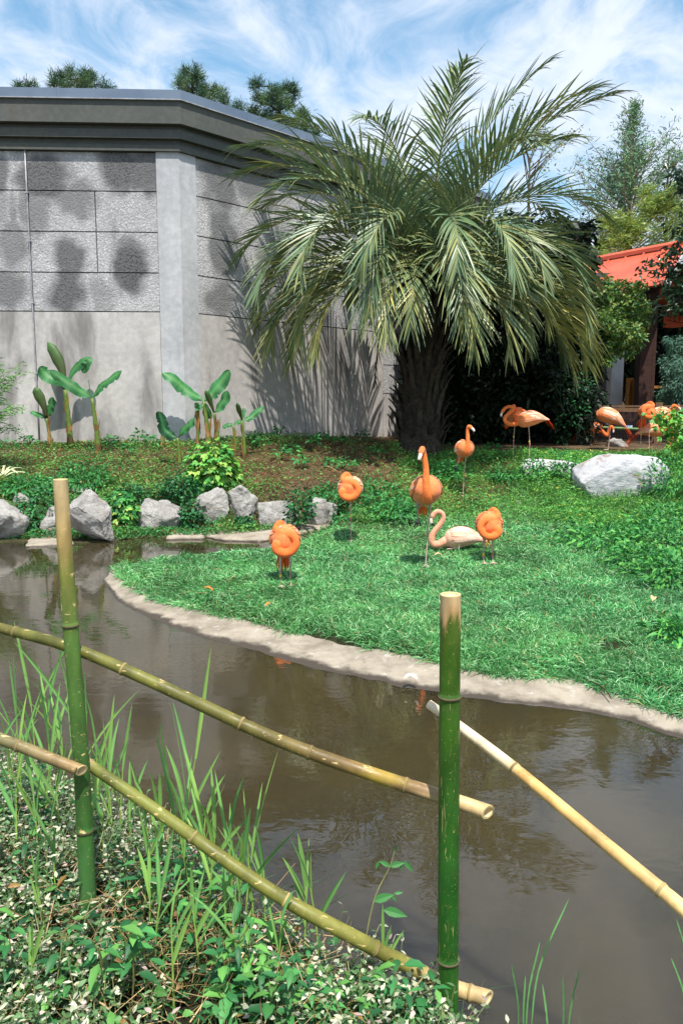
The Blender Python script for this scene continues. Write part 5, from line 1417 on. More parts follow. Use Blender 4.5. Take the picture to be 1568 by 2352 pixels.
# bamboo-like leafy shrub at the left edge, pale strappy plant
ub = at(-40, 920, 13.6)
root = thing('leafy_bamboo', 'feathery light green bamboo shrub beside the concrete wall', 'shrub', (ub[0], 13.6, hz(ub[0], 13.6)))
g = Geo(); gs = Geo()
for k in range(40):
    a = R.uniform(-1.2, 1.2); tip = at(R.uniform(-80, 66), R.uniform(825, 1010), 13.6 + R.uniform(-.5, .5))
    b0 = np.array((ub[0] + R.uniform(-.3, .1), 13.6 + R.uniform(-.3, .3), hz(ub[0], 13.6)))
    P = spline([b0, b0 * .5 + tip * .5 + np.array((-.1, 0, .35)), tip], 12); V, Q, T = tube(P, np.linspace(.010, .003, 12), 5); gs.add(V, Q, T, col=srgb(120, 140, 70))
    m = 70; f = rng.uniform(.3, 1, m); Pb = np.stack([np.interp(f, np.linspace(0, 1, 12), P[:, i]) for i in range(3)], 1) + rng.normal(0, .05, (m, 3))
    addstrips(g, jit(srgb(104, 156, 80), m, .3), Pb, unit(rdir(m, -.6, .3) + (tip - b0) * .4), rdir(m, .2, 1), rng.uniform(.10, .19, m), .022, (0, 0, -.35), 2, leafprof)
part('culm', gs, M['stem'], root); part('foliage', g, M['leaf'], root)
us = hit(8, 1100)
root = thing('strappy_plant', 'pale cream strap leaved plant beside the leafy bamboo', 'plant', tuple(us))
for k in range(14):
    a = R.uniform(0, 6.28); e = R.uniform(.5, 1.4); d = np.array((math.cos(a) * math.cos(e), math.sin(a) * math.cos(e), math.sin(e))); L_ = R.uniform(.4, .75)
    P = [us + d * L_ * t_ + np.array((math.cos(a) * .35, math.sin(a) * .35, -.75)) * L_ * t_ ** 2.2 for t_ in np.linspace(0, 1, 5)]
    V, q, C = ribbon(P, .022, (math.cos(a) * .3, math.sin(a) * .3 - .3, .8), .3, (srgb(206, 210, 168), srgb(150, 176, 120)), 0, k)
    part('strap_leaf', Geo().add(V, q, col=C), M['leaf'], root)

# small saplings and plants on the mulch
for i, (u, v) in enumerate([(670, 1030), (720, 1022), (640, 1045), (760, 1060), (800, 1068), (830, 1000), (600, 1020), (690, 1060), (870, 1035), (585, 1000), (740, 1000), (780, 1005), (1110, 1050), (1130, 1030), (640, 1000), (320, 1010), (350, 1020), (255, 1020), (300, 1035), (60, 1010)]):
    b = hit(u, v + 14)
    root = thing('mulch_seedling', 'leafy seedling growing at the wall foot near the outspread banana plant' if u < 400 else 'leafy seedling in the mulch close to the palm trunk' if u > 770 else 'leafy seedling in the mulch between maple bush and palm', 'seedling', tuple(b), 'seedlings on the mulch bank')
    g = Geo(); hh = R.uniform(.12, .3)
    stems(g, b - up * .02, [b + np.array((R.uniform(-.1, .1), R.uniform(-.1, .1), hh * R.uniform(.6, 1))) for _ in range(4)], .004, srgb(100, 110, 60)); part('stem', g, M['stem'], root)
    g = Geo(); leafball(g, b + up * hh * .6, .14, hh * .5, 34, .10, .05, np.array(MID), low=-.2); part('foliage', g, M['leaf'], root)

# fallen things on the lawn
def flatleaf(name, label, cat, u, v, L_, W_, col, a):
    b = hit(u, v) + up * .055
    P = [b + np.array((math.cos(a), math.sin(a), 0)) * L_ * (t_ - .5) + up * .03 * math.sin(t_ * 3.1) for t_ in np.linspace(0, 1, 5)]
    V, q, C = ribbon(P, W_, (0, -.35, 1), .25, (col, tuple(x * .8 for x in col)), .05, int(u))
    o = solo(name, Geo().add(V, q, col=C), M['feather'], b); tag(o, label, cat); return o
flatleaf('fallen_feather', 'orange flamingo feather lying on the grass near the concrete rim', 'feather', 478, 1368, .11, .011, ORG, -.4)
flatleaf('fallen_feather', 'orange curled feather lying at the grass edge', 'feather', 617, 1406, .09, .011, ORG, .9)
flatleaf('fallen_leaf', 'pale tan dead leaf lying on the lawn', 'leaf', 1499, 1392, .10, .028, (.62, .40, .22), 1.0)
flatleaf('fallen_leaf', 'dry tan leaf lying on the mown grass between flamingos', 'leaf', 1005, 1287, .1, .015, (.6, .38, .22), .2)
b_ = gnd(925, 1560, -.045); P = [b_, b_ + (.05, .03, .02), b_ + (.1, .0, .0)]
V, q, C = ribbon(P, .014, (0, -.3, 1), .3, (srgb(200, 190, 178), srgb(160, 150, 140)), .05, 3); o = solo('dry_leaf', Geo().add(V, q, col=C), M['feather'], b_); tag(o, 'curled pale dry leaf on the concrete rim', 'leaf')
for lb, pts, r_ in [('thin dark twig lying on the concrete rim', [(1345, 1560, -.03), (1385, 1580, -.03), (1402, 1604, -.05)], .004)]:
    P = spline([gnd(*q) for q in pts], 10); V, Q, T = tube(P, r_, 5); o = solo('twig', Geo().add(V, Q, T, col=srgb(70, 55, 42)), M['bark'], P[0]); tag(o, lb, 'twig')
for lb, (u0, v0), (u1, v1) in [('pale stick lying on the mulch above the balled up flamingo', (745, 1075), (775, 1090)), ('pale stick poking from weeds above the tall rock', (168, 1128), (210, 1102))]:
    a, b = hit(u0, v0) + up * .03, hit(u1, v1) + up * .05; P = spline([a, (a + b) / 2 + up * .03, b], 8); V, Q, T = tube(P, np.linspace(.014, .007, 8), 6); o = solo('stick', Geo().add(V, Q, T, col=srgb(176, 146, 112)), M['bark'], a); tag(o, lb, 'stick')
# green bamboo cane across the mesh fence
a, b = at(1331, 979, 18.45), at(1560, 990, 18.3); P = spline([a, (a + b) / 2, b], 10); V, Q, T = tube(P, .028, 10); o = solo('bamboo_cane', Geo().add(V, Q, T, col=srgb(96, 128, 78)), M['stem'], a, True); tag(o, 'green bamboo cane laid across the wire mesh fence', 'cane')

# ------------------------------------------------------------------ trees and shrubs behind
def cloud(g, c, rad3, m, L, W, cols, spread=1.0, zdir=(-.3, .8)):
    d = rdir(m); P = np.asarray(c) + d * np.asarray(rad3) * rng.uniform(0, 1, (m, 1)) ** .45
    cc = np.array(cols)[rng.integers(0, len(cols), m)] * rng.uniform(.7, 1.3, (m, 1))
    addstrips(g, cc, P, unit(rdir(m, *zdir) + d * .5), rdir(m), rng.uniform(.7, 1.3, m) * L, rng.uniform(.8, 1.2, m) * W, (0, 0, -.2), 2, leafprof)
def branch(g, a, b, r0, r1, col, sag=.1, n=8):
    a, b = np.asarray(a), np.asarray(b)
    P = spline([a, (a + b) / 2 + np.array((R.uniform(-sag, sag), R.uniform(-sag, sag), sag * .5)), b], n)
    V, Q, T = tube(P, np.linspace(r0, r1, n), 6); g.add(V, Q, T, col=col); return P

PINE = [srgb(74, 104, 70), srgb(92, 120, 76), srgb(56, 86, 62)]
def pine(label, u, vtop, y, puffs, seed):
    rr = random.Random(seed)
    tip = at(u, vtop, y); x = tip[0]; bz = 1.1
    root = thing('pine_tree', label, 'pine tree', (x, y, bz), 'pines behind the concrete building')
    gt, gl = Geo(), Geo(); TC = srgb(92, 76, 66)
    V, Q, T = tube(spline([(x, y, bz - .2), (x + .2, y, tip[2] * .5), (x, y, tip[2] - .2)], 12), np.linspace(.28, .05, 12), 8); gt.add(V, Q, T, col=TC)
    for (pu, pv, pr) in puffs:
        c = at(pu, pv, y + rr.uniform(-1.2, 1.2)); r = pr / FPX * y
        st = np.array((x, y, max(bz + 3, min(tip[2] - .3, c[2] - abs(c[0] - x) * .6))))
        branch(gt, st, c - up * r * .3, .06, .02, TC, .2)
        nt = max(7, int(pr * .55))
        for _ in range(nt):
            d = rdir(1)[0]; q = c + d * r * np.array((1, 1, .8)) * rr.uniform(.35, 1)
            branch(gt, c - up * r * .2, q, .018, .008, TC, .05, 4)
            m = 60
            addstrips(gl, jit(PINE[rr.randrange(3)], m, .3), q + rng.normal(0, .10, (m, 3)), unit(rdir(m, -.3, 1) + d * .6), rdir(m), rng.uniform(.14, .30, m), .022, None, 1, lambda t: 1 - .6 * t)
    part('trunk', gt, M['bark'], root); part('crown', gl, M['needle'], root)
pine('broad topped pine showing above the roof edge of the long wall', 180, 165, 36, [(180, 185, 26), (130, 190, 18), (210, 185, 20), (150, 175, 18), (240, 200, 16), (70, 200, 14), (160, 205, 24), (45, 203, 10), (195, 175, 16)], 1)
pine('pine crown rising directly above the building corner', 440, 158, 36, [(430, 180, 20), (455, 175, 16), (480, 205, 20), (505, 215, 16), (440, 200, 24), (410, 195, 12), (515, 235, 12), (470, 230, 18)], 2)
pine('open crowned pine beside the sloping roof line', 635, 195, 34, [(625, 215, 18), (650, 205, 14), (670, 235, 18), (600, 235, 18), (690, 265, 18), (580, 255, 16), (640, 250, 24), (660, 285, 22), (700, 300, 16), (545, 250, 9), (720, 315, 12), (610, 270, 18), (590, 195, 9), (672, 208, 10), (630, 290, 18)], 3)

# bald cypress: tall narrow cone with fine foliage
tip = at(1457, 222, 30.0); x0, y0 = tip[0], 30.0
root = thing('cypress_tree', 'tall slender feathery conifer rising above the red roof', 'cypress tree', (x0, y0, 1.0))
gt, gl = Geo(), Geo(); TC = srgb(150, 126, 108)
V, Q, T = tube([(x0, y0, .8), (x0, y0, tip[2] * .5), (x0, y0, tip[2])], [.26, .14, .012], 8); gt.add(V, Q, T, col=TC)
zlow = at(1457, 600, 30)[2]
CYP = [srgb(104, 140, 102), srgb(122, 152, 100), srgb(88, 126, 96)]
for k in range(140):
    f = (k / 140) ** .9; z = zlow + (tip[2] - .3 - zlow) * f
    reach = np.interp(f, [0, .45, .62, .75, .9, 1], [2.9, 2.0, 1.1, .6, .4, .10]) * R.uniform(.35, 1.15)
    a = R.uniform(0, 6.28); st = np.array((x0, y0, z)); e = st + np.array((math.cos(a) * reach, math.sin(a) * reach, reach * R.uniform(.6, 1.1)))
    P = branch(gt, st, e, .028 * (1.2 - f), .006, TC, .08)
    m = int(30 + 34 * reach * (1 - f * .35)) if f < .6 else 20
    t_ = rng.uniform(.2, 1, m); Pb = np.stack([np.interp(t_, np.linspace(0, 1, 8), P[:, i]) for i in range(3)], 1) + rng.normal(0, .10 + .09 * (1 - f), (m, 3))
    addstrips(gl, jit(CYP[k % 3], m, .25), Pb, unit(rdir(m, -.3, 1)), rdir(m), rng.uniform(.10, .22, m), .035, None, 1, lambda t: 1 - .5 * t)
part('trunk', gt, M['bark'], root); part('crown', gl, M['needle'], root)
def fluff(name, label, cat, u, v0, y, spec, cols, L, W, per, trunkc=srgb(120, 104, 84), mat='leaf', zdir=(-.4, .8)):
    top = at(u, v0, y); root = thing(name, label, cat, (top[0], y, 1.0)); gt, gl = Geo(), Geo()
    base = np.array((top[0], y, .9)); V, Q, T = tube(spline([base, (base + top) / 2 + (.1, 0, 0), top - up * .3], 10), np.linspace(.12, .03, 10), 7); gt.add(V, Q, T, col=trunkc)
    for (pu, pv, pr) in spec:
        c = at(pu, pv, y + R.uniform(-.8, .8)); r = pr / FPX * y
        branch(gt, np.array((top[0], y, max(1.2, c[2] - abs(c[0] - top[0]) * .9 - .3))), c, .03, .008, trunkc, .15)
        for _ in range(5):
            cloud(gl, c + rdir(1)[0] * r * .6, (r * .6, r * .6, r * .45), max(20, int(per * pr / 30 / 5)), L, W, cols, zdir=zdir)
    part('trunk', gt, M['bark'], root); part('crown', gl, M[mat], root); return root
fluff('feathery_tree', 'grey green feathery tree beside the tall slender conifer', 'tree', 1535, 340, 31, [(1530, 380, 26), (1555, 360, 22), (1510, 420, 26), (1560, 420, 28), (1540, 460, 30), (1500, 470, 26), (1580, 470, 30), (1590, 390, 25)], CYP, .2, .03, 420, mat='needle')
BAM = [srgb(150, 168, 76), srgb(126, 154, 70), srgb(100, 136, 66), srgb(172, 180, 92)]
fluff('bamboo_thicket', 'yellow green bamboo thicket behind the red roof', 'bamboo', 1450, 440, 27.5, [(u, v, r) for u, v, r in [(1400, 520, 34), (1440, 500, 36), (1480, 490, 36), (1520, 480, 38), (1560, 490, 40), (1420, 560, 36), (1470, 545, 40), (1520, 540, 42), (1570, 550, 44), (1380, 560, 28), (1440, 590, 34), (1500, 585, 38), (1560, 600, 40), (1600, 520, 40), (1490, 440, 22), (1540, 445, 26)]], BAM, .22, .028, 700)
fluff('bamboo_thicket', 'paler bamboo spray hanging behind the palm fronds', 'bamboo', 1375, 560, 25.5, [(1370, 585, 26), (1350, 610, 26), (1390, 600, 24), (1330, 630, 24)], BAM, .2, .026, 500)
# sparse sapling behind the palm crown
top = at(1215, 225, 21.5); root = thing('sparse_sapling', 'sparse leafy sapling reaching over the palm crown', 'tree', (top[0], 21.5, 1.0)); gt, gl = Geo(), Geo()
bs = np.array((top[0] - .1, 21.5, .9)); fk = at(1215, 420, 21.5); P = branch(gt, bs, fk, .07, .03, srgb(104, 92, 80), .1)
for (u, v) in [(1175, 245), (1200, 225), (1235, 265), (1270, 290), (1340, 285), (1310, 320), (1280, 345), (1190, 290), (1230, 330), (1165, 300), (1255, 250), (1320, 300), (1250, 385), (1210, 250)]:
    e = at(u, v, 21.5 + R.uniform(-.4, .4)); P = branch(gt, fk + up * R.uniform(-.4, .6), e, .018, .004, srgb(104, 92, 80), .12, 10)
    m = 34; t_ = rng.uniform(.5, 1.0, m); Pb = np.stack([np.interp(t_, np.linspace(0, 1, 10), P[:, i]) for i in range(3)], 1) + rng.normal(0, .09, (m, 3))
    addstrips(gl, np.array([srgb(136, 158, 74), srgb(164, 160, 90), srgb(110, 146, 70)])[rng.integers(0, 3, m)] * rng.uniform(.7, 1.25, (m, 1)), Pb, unit(rdir(m, -.9, .4)), rdir(m), rng.uniform(.06, .12, m), .04, None, 2, leafprof)
part('trunk', gt, M['bark'], root); part('crown', gl, M['leaf'], root)
# dark glossy evergreen branch at the right edge, in front of the roof
xr = at(1640, 700, 18.4); root = thing('glossy_evergreen', 'dark glossy leaved evergreen tree leaning over the red roof edge', 'tree', (xr[0] + .5, 18.4, hz(xr[0] + .5, 18.4))); gt, gl = Geo(), Geo()
bs = np.array((xr[0] + .5, 18.4, hz(xr[0] + .5, 18.4) - .1)); fk = at(1668, 560, 18.4); branch(gt, bs, fk, .13, .07, srgb(74, 66, 58), .15)
def rp(u, v): return at(u, v, 18.4 + R.uniform(-.5, .5))
for (u, v, n_) in [(1545, 380, 90), (1562, 395, 80), (1555, 470, 50), (1540, 520, 60), (1560, 560, 80), (1520, 580, 60), (1490, 600, 46), (1470, 625, 36), (1500, 640, 60), (1530, 620, 80), (1555, 640, 90), (1545, 680, 90), (1520, 672, 50), (1510, 705, 30), (1495, 725, 26), (1530, 710, 50), (1560, 705, 60), (1590, 600, 120), (1600, 680, 120), (1600, 500, 120), (1590, 420, 90), (1530, 660, 60)]:
    e = rp(u, v); st = fk * R.uniform(.4, 1.0) if False else np.array((fk[0], fk[1], min(fk[2], e[2] + .2)))
    P = branch(gt, st, e, .02, .005, srgb(74, 66, 58), .12, 10)
    t_ = rng.uniform(.62, 1.0, n_); Pb = np.stack([np.interp(t_, np.linspace(0, 1, 10), P[:, i]) for i in range(3)], 1) + rng.normal(0, .10, (n_, 3))
    addstrips(gl, np.array([srgb(44, 74, 48), srgb(58, 86, 52), srgb(34, 58, 40), srgb(110, 120, 70)])[rng.choice(4, n_, p=[.4, .3, .25, .05])] * rng.uniform(.7, 1.2, (n_, 1)), Pb, unit(rdir(n_, -1, .2)), rdir(n_, .0, 1), rng.uniform(.12, .19, n_), .066, (0, 0, -.1), 3, leafprof, .3)
part('trunk', gt, M['bark'], root); part('crown', gl, M['gloss'], root)
# dark hedge in the shade behind the palm, vine covered shrub, blue green conifer
HED = [srgb(26, 44, 28), srgb(20, 34, 23), srgb(34, 54, 31)]  # near-black leaf colours: the shade back here is put into them
def mass(name, label, cat, cells, y, cols, L, W, per, mat='leaf', zdir=(-.9, .3), tr=srgb(60, 48, 38), bu=None):
    cs = [at(u, v, y) for u, v, r in cells]; xm = np.mean([c[0] for c in cs]) if bu is None else at(bu, 940, y)[0]
    root = thing(name, label, cat, (xm, y, hz(xm, y))); gt, gl = Geo(), Geo()
    for (u, v, r) in cells:
        c = at(u, v, y + R.uniform(-.5, .5)); rr_ = r / FPX * y
        if len(cells) < 3 or R.random() < .3: branch(gt, (c[0] * .5 + xm * .5 if bu is None else xm, y + .25, hz(xm, y) - .05), c, .014, .006, tr, .08)
        nn = int(per * (r / 50) ** 2)
        cloud(gl, c, (rr_, rr_ * .8, rr_), nn // 2, L, W, cols, zdir=zdir)
        for _ in range(4): cloud(gl, c + rdir(1)[0] * rr_ * .9, (rr_ * .5,) * 3, nn // 8, L, W, cols, zdir=zdir)
    part('trunk', gt, M['bark'], root); part('crown', gl, M[mat], root); return root
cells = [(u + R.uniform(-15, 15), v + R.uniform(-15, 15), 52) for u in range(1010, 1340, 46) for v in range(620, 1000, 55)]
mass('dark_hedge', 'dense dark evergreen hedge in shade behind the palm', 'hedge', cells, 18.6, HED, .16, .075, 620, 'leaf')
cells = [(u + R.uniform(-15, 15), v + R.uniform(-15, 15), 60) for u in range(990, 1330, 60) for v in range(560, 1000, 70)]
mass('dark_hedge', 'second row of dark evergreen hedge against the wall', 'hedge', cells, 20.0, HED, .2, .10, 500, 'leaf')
VIN = [srgb(110, 138, 60), srgb(80, 124, 62), srgb(56, 104, 56), srgb(134, 148, 70)]
mass('vine_shrub', 'vine covered yellow green shrub in front of the red roof', 'shrub', [(1400, 700, 40), (1440, 690, 36), (1455, 720, 32), (1420, 740, 40), (1380, 740, 40), (1445, 765, 30), (1400, 780, 36), (1360, 790, 34), (1430, 790, 26), (1365, 700, 40), (1340, 750, 40), (1345, 820, 36), (1370, 800, 26), (1330, 690, 40), (1460, 670, 20), (1475, 745, 14), (1442, 815, 12), (1462, 792, 13), (1478, 700, 13), (1400, 826, 14), (1472, 655, 13), (1425, 812, 13), (1382, 822, 18), (1484, 728, 8), (1420, 660, 22), (1380, 655, 26)], 18.9, VIN, .10, .055, 1300, bu=1345)
mass('fence_vine', 'tangled dark vine climbing beside the fence post', 'vine', [(1325, 850, 36), (1335, 900, 36), (1320, 950, 36), (1345, 830, 26), (1300, 900, 40), (1300, 980, 36), (1340, 960, 20), (1310, 810, 40)], 18.2, IVY + HED, .09, .05, 420)
BLU = [srgb(84, 124, 104), srgb(100, 138, 112), srgb(66, 104, 88)]
mass('blue_conifer', 'blue green drooping conifer behind the brown posts', 'conifer', [(1535, 830, 24), (1550, 790, 22), (1560, 850, 26), (1545, 880, 26), (1565, 900, 28), (1535, 900, 22), (1520, 905, 18), (1570, 790, 24), (1580, 850, 30)], 21.2, BLU, .12, .022, 2600, 'needle', (-1, -.1))
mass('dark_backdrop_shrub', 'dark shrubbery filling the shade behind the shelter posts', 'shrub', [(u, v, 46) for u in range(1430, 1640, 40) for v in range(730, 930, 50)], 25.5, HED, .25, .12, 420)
# lime maple spray at the right edge in front of the flamingos
top = at(1560, 985, 14.6); root = thing('maple_sapling', 'lime green maple sapling leaning in front of the far flamingos', 'tree', (at(1620, 1080, 14.6)[0], 14.6, hz(at(1620, 1080, 14.6)[0], 14.6))); gt, gl = Geo(), Geo()
bs = np.array(root.location); 
for (u, v) in [(1512, 958), (1520, 975), (1540, 965), (1530, 990), (1555, 960), (1560, 985), (1550, 1005), (1565, 1030), (1545, 1030), (1575, 950), (1560, 1060), (1585, 1000), (1570, 1085)]:
    e = at(u, v, 14.6 + R.uniform(-.3, .3)); P = branch(gt, bs + up * .35, e, .010, .003, srgb(84, 66, 50), .06)
    m = 24; Pb = e + rng.normal(0, .09, (m, 3)); maple_leaf(gl, Pb, unit(rdir(m, -.7, .1)), unit(rdir(m, .3, 1)), .09, np.array(LIME)[rng.integers(0, 4, m)] * rng.uniform(.8, 1.25, (m, 1)))
V, Q, T = tube([bs - up * .05, bs + up * .4], [.02, .012], 6); gt.add(V, Q, T, col=srgb(84, 66, 50))
part('trunk', gt, M['bark'], root); part('crown', gl, M['leaf'], root)
# ------------------------------------------------------------------ near bank: variegated cover, reeds, weeds, straw
def near_keep(X, Y): return onland(X, Y) & (Y < 4.2) & (seg_dist(X, Y, NEAR, False) < 3.0)
def near_pts(n):
    P = scatter(int(n * 1.25), -3.4, 1.6, .9, 4.2, near_keep, 650); return P
STRAWC = hit(560, 2170)
P = near_pts(36000); sd_ = seg_dist(P[:, 0], P[:, 1], NEAR, False)
ctr = np.hypot(P[:, 0] - STRAWC[0], (P[:, 1] - STRAWC[1]) * 1.1)
w = .35 + 1.0 * sstep(.5, .12, sd_) + .5 * sstep(-.55, -1.0, P[:, 0])
w = w * (1 - .85 * sstep(.62, .25, ctr)) * sstep(-.45, .25, vnoise(P[:, 0], P[:, 1], 4, 61) + .35)
P = P[rng.uniform(size=len(P)) < w * .62]; m = len(P)
gl, gs = Geo(), Geo()
hh = rng.uniform(.08, .24, m); lean = rdir(m, .55, 1); tipv = P + lean * hh[:, None]
addstrips(gs, jit(srgb(116, 120, 78), m, .3), P, lean, rdir(m), hh, .003, None, 1, lambda t: 1.0)
nl = 9; cr, gr_, pk = np.array(srgb(196, 200, 168)), np.array(srgb(96, 132, 82)), np.array(srgb(206, 182, 172))
for j in range(nl):
    f = .2 + .8 * j / (nl - 1); a = rng.uniform(0, 6.28, m) if j == 0 else a + 2.4
    d = np.stack([np.cos(a), np.sin(a), rng.uniform(-.1, .8, m)], 1)
    q = rng.uniform(size=(m, 1)); c_ = np.where(q < .38, cr, np.where(q < .93, gr_, pk)) * rng.uniform(.5, 1.15, (m, 1))
    addstrips(gl, c_, P + lean * (hh * f)[:, None], unit(d), unit(np.array((0, 0, 1.0)) + rng.normal(0, .3, (m, 3))), rng.uniform(.016, .032, m), rng.uniform(.009, .015, m), (0, 0, -.2), 3, leafprof)
o = solo('variegated_ground_cover', gl, M['leaf'], (0, 0, 0)); tag(o, 'cream and green variegated ground cover on the near bank', 'ground cover', None, 'stuff')
o2 = obj('stem', gs.mesh('stem'), M['stem'], o)

# straw litter
P = near_pts(16000); ctr = np.hypot(P[:, 0] - STRAWC[0], (P[:, 1] - STRAWC[1]) * 1.1)
P = P[rng.uniform(size=len(P)) < .16 + .84 * sstep(.9, .25, ctr)][:8000]; m = len(P); P[:, 2] += rng.uniform(.0, .12, m)
D = rdir(m, -.1, .75); g = Geo()
addstrips(g, np.where(rng.uniform(size=(m, 1)) < .5, np.array(srgb(188, 160, 116)), np.array(srgb(132, 104, 70))) * rng.uniform(.6, 1.2, (m, 1)), P, D, rdir(m), rng.uniform(.06, .22, m), rng.uniform(.0018, .0042, m), (0, 0, -.15), 1, lambda t: 1 - .4 * t)
o = solo('straw_litter', g, M['straw'], (0, 0, 0)); tag(o, 'dry tan straw and dead stalks littering the near bank', 'straw', None, 'stuff')

WG = np.array([srgb(52, 112, 60), srgb(70, 132, 68), srgb(40, 92, 52), srgb(94, 148, 70)])
# tangle of fine grass and small leaves between the plants
P = near_pts(30000); P = P[rng.uniform(size=len(P)) < .30 + .35 * sstep(-.3, .4, vnoise(P[:, 0], P[:, 1], 3.5, 66))][:11500]; m = len(P); g = Geo()
addstrips(g, np.where(rng.uniform(size=(m, 1)) < .2, np.array(srgb(176, 156, 104)), np.where(rng.uniform(size=(m, 1)) < .5, np.array(srgb(84, 148, 72)), np.array(srgb(54, 116, 62)))) * rng.uniform(.6, 1.2, (m, 1)), P, rdir(m, .35, 1), rdir(m), rng.uniform(.10, .30, m), rng.uniform(.003, .007, m), np.column_stack([rng.normal(0, .25, (m, 2)), -rng.uniform(.1, .5, m)]), 4)
P = near_pts(30000)[:2600]; m = len(P); P[:, 2] += rng.uniform(.01, .14, m)
addstrips(g, np.where(rng.uniform(size=(m, 1)) < .15, np.array(srgb(150, 116, 66)), WG[rng.integers(0, 4, m)]) * rng.uniform(.55, 1.15, (m, 1)), P, rdir(m, -.1, .6), rdir(m, .3, 1), rng.uniform(.025, .06, m), rng.uniform(.014, .03, m), (0, 0, -.35), 3, leafprof, .25)
o = solo('bank_undergrowth', g, M['leaf'], (0, 0, 0)); tag(o, 'tangled fine grass and small leaves under the bamboo rails', 'undergrowth', None, 'stuff')
RG, RY = np.array(srgb(78, 142, 84)), np.array(srgb(140, 172, 82))
def reed(b, hgt, lean, nlf, seed, label):
    rr = np.random.default_rng(seed); b = np.asarray(b, float)
    root = thing('reed_shoot', label, 'reed', tuple(b), 'reed shoots on the near bank')
    top = b + np.array((lean[0], lean[1], 1.0)) * hgt * .62
    P = spline([b - up * .03, b * .5 + top * .5 + np.array((lean[0] * -.1 * hgt, 0, 0)), top], 8)
    V, Q, T = tube(P, np.linspace(.0040, .0022, 8), 6); part('stem', Geo().add(V, Q, T, col=RY * .9), M['stem'], root)
    for k in range(nlf):
        f = .35 + .65 * (k + 1) / nlf; q = np.array([np.interp(f, np.linspace(0, 1, 8), P[:, i]) for i in range(3)])
        a = rr.uniform(0, 6.28); sp = .10 if k == nlf - 1 else rr.uniform(.18, .55)
        d = unit(np.array((math.cos(a) * sp + lean[0], math.sin(a) * sp * .6 + lean[1], 1.0)))
        L_ = hgt * rr.uniform(.34, .55); col = (RG * (1 - (fm := rr.uniform(0, .8))) + RY * fm) * rr.uniform(.85, 1.2)
        V, Q, n = strips(q[None], d[None], unit(rr.normal(0, 1, 3) + np.array((0, -1.0, .3)))[None], L_, rr.uniform(.010, .017), np.array((math.cos(a), math.sin(a), -.4)) * rr.uniform(.02, .22), 6, lambda t: max(.04, math.sin(math.pi * (t * .86 + .14)) ** .7), .35)
        cc = np.tile(col, (n, 1)).reshape(-1, 3, 3); cc[:, 1] = cc[:, 1] * .6 + RY * .5; part('blade', Geo().add(V, Q, col=np.clip(cc.reshape(-1, 3), 0, 1)), M['leaf'], root)
RL = [(55, 1900, .74), (88, 1860, .80), (118, 1870, .76), (150, 1880, .62), (176, 1880, .92), (196, 1900, .80), (232, 1925, .62), (252, 1950, .66), (275, 1960, .55), (20, 1870, .66), (300, 1990, .42), (262, 1990, .5), (410, 2060, .90), (370, 2060, .5), (352, 2040, .6), (442, 2120, .72), (455, 2090, .5), (500, 2120, .56), (535, 2150, .55), (560, 2180, .6), (585, 2170, .5), (520, 2200, .46), (700, 2220, .46), (735, 2240, .5), (345, 2170, .34), (355, 2220, .46), (330, 2110, .46), (130, 2080, .4), (110, 2180, .34), (90, 2000, .5), (40, 2010, .52), (240, 2010, .4), (400, 2340, .44), (560, 2330, .4), (640, 2280, .38), (880, 2330, .3), (70, 2330, .3), (-40, 1850, .7), (-20, 1960, .6), (460, 2270, .38), (105, 1930, .6), (140, 1960, .55), (210, 1990, .5), (425, 2080, .6), (480, 2140, .55), (545, 2190, .5), (610, 2200, .45)]
for i, (u, v, h_) in enumerate(RL):
    b = hit(u, v); reed(b, h_ * R.uniform(.92, 1.08), (R.uniform(-.12, .14), R.uniform(-.05, .12)), R.choice((3, 4, 4)), 900 + i, ('tall' if h_ > .7 else 'middling' if h_ > .48 else 'short') + ' green reed shoot ' + ('growing under the short hollow rail' if u < 140 else 'growing beside the slender bamboo post' if u < 320 else 'at the water edge below the long upper rail' if v < 2130 else 'in straw litter below the long lower rail'))

def weed(b, hgt, npair, seed, size=1.0, label='', group='broad leaved weeds on the near bank'):
    rr = np.random.default_rng(seed); b = np.asarray(b, float)
    root = thing('broadleaf_weed', label, 'weed', tuple(b), group)
    top = b + np.array((rr.uniform(-.25, .25), rr.uniform(-.2, .2), 1.0)) * hgt
    P = spline([b - up * .03, (b + top) / 2 + rr.normal(0, .02, 3), top], 10); V, Q, T = tube(P, np.linspace(.0032, .0016, 10), 6)
    part('stem', Geo().add(V, Q, T, col=srgb(104, 106, 62)), M['stem'], root)
    for k in range(npair):
        f = .25 + .75 * (k + 1) / npair; q = np.array([np.interp(f, np.linspace(0, 1, 10), P[:, i]) for i in range(3)]); a = k * 1.57 + rr.uniform(-.3, .3)
        for sg in (0, math.pi):
            d = unit(np.array((math.cos(a + sg), math.sin(a + sg), rr.uniform(-.25, .7)))); L_ = rr.uniform(.05, .085) * size * (1.15 - .35 * f); col = WG[rr.integers(4)] * rr.uniform(.8, 1.2)
            V, Q, n = strips((q + d * .012)[None], d[None], np.array((0, 0, 1.0)) + rr.normal(0, .15, 3)[None], L_, L_ * rr.uniform(.40, .50), np.array((0, 0, -rr.uniform(.2, .6))), 6, lambda t: (.10, .62, .98, 1.0, .80, .46, .02)[int(round(t * 6))], .45)
            V = V.reshape(7, 3, 3); V[1::2, 0] += (V[1::2, 1] - V[1::2, 0]) * .2; V[1::2, 2] += (V[1::2, 1] - V[1::2, 2]) * .2
            cc = np.tile(col, (21, 1)).reshape(7, 3, 3); cc[:, 1] *= 1.2; part('leaf', Geo().add(V.reshape(-1, 3), Q, col=cc.reshape(-1, 3)), M['leaf'], root, smooth=True)
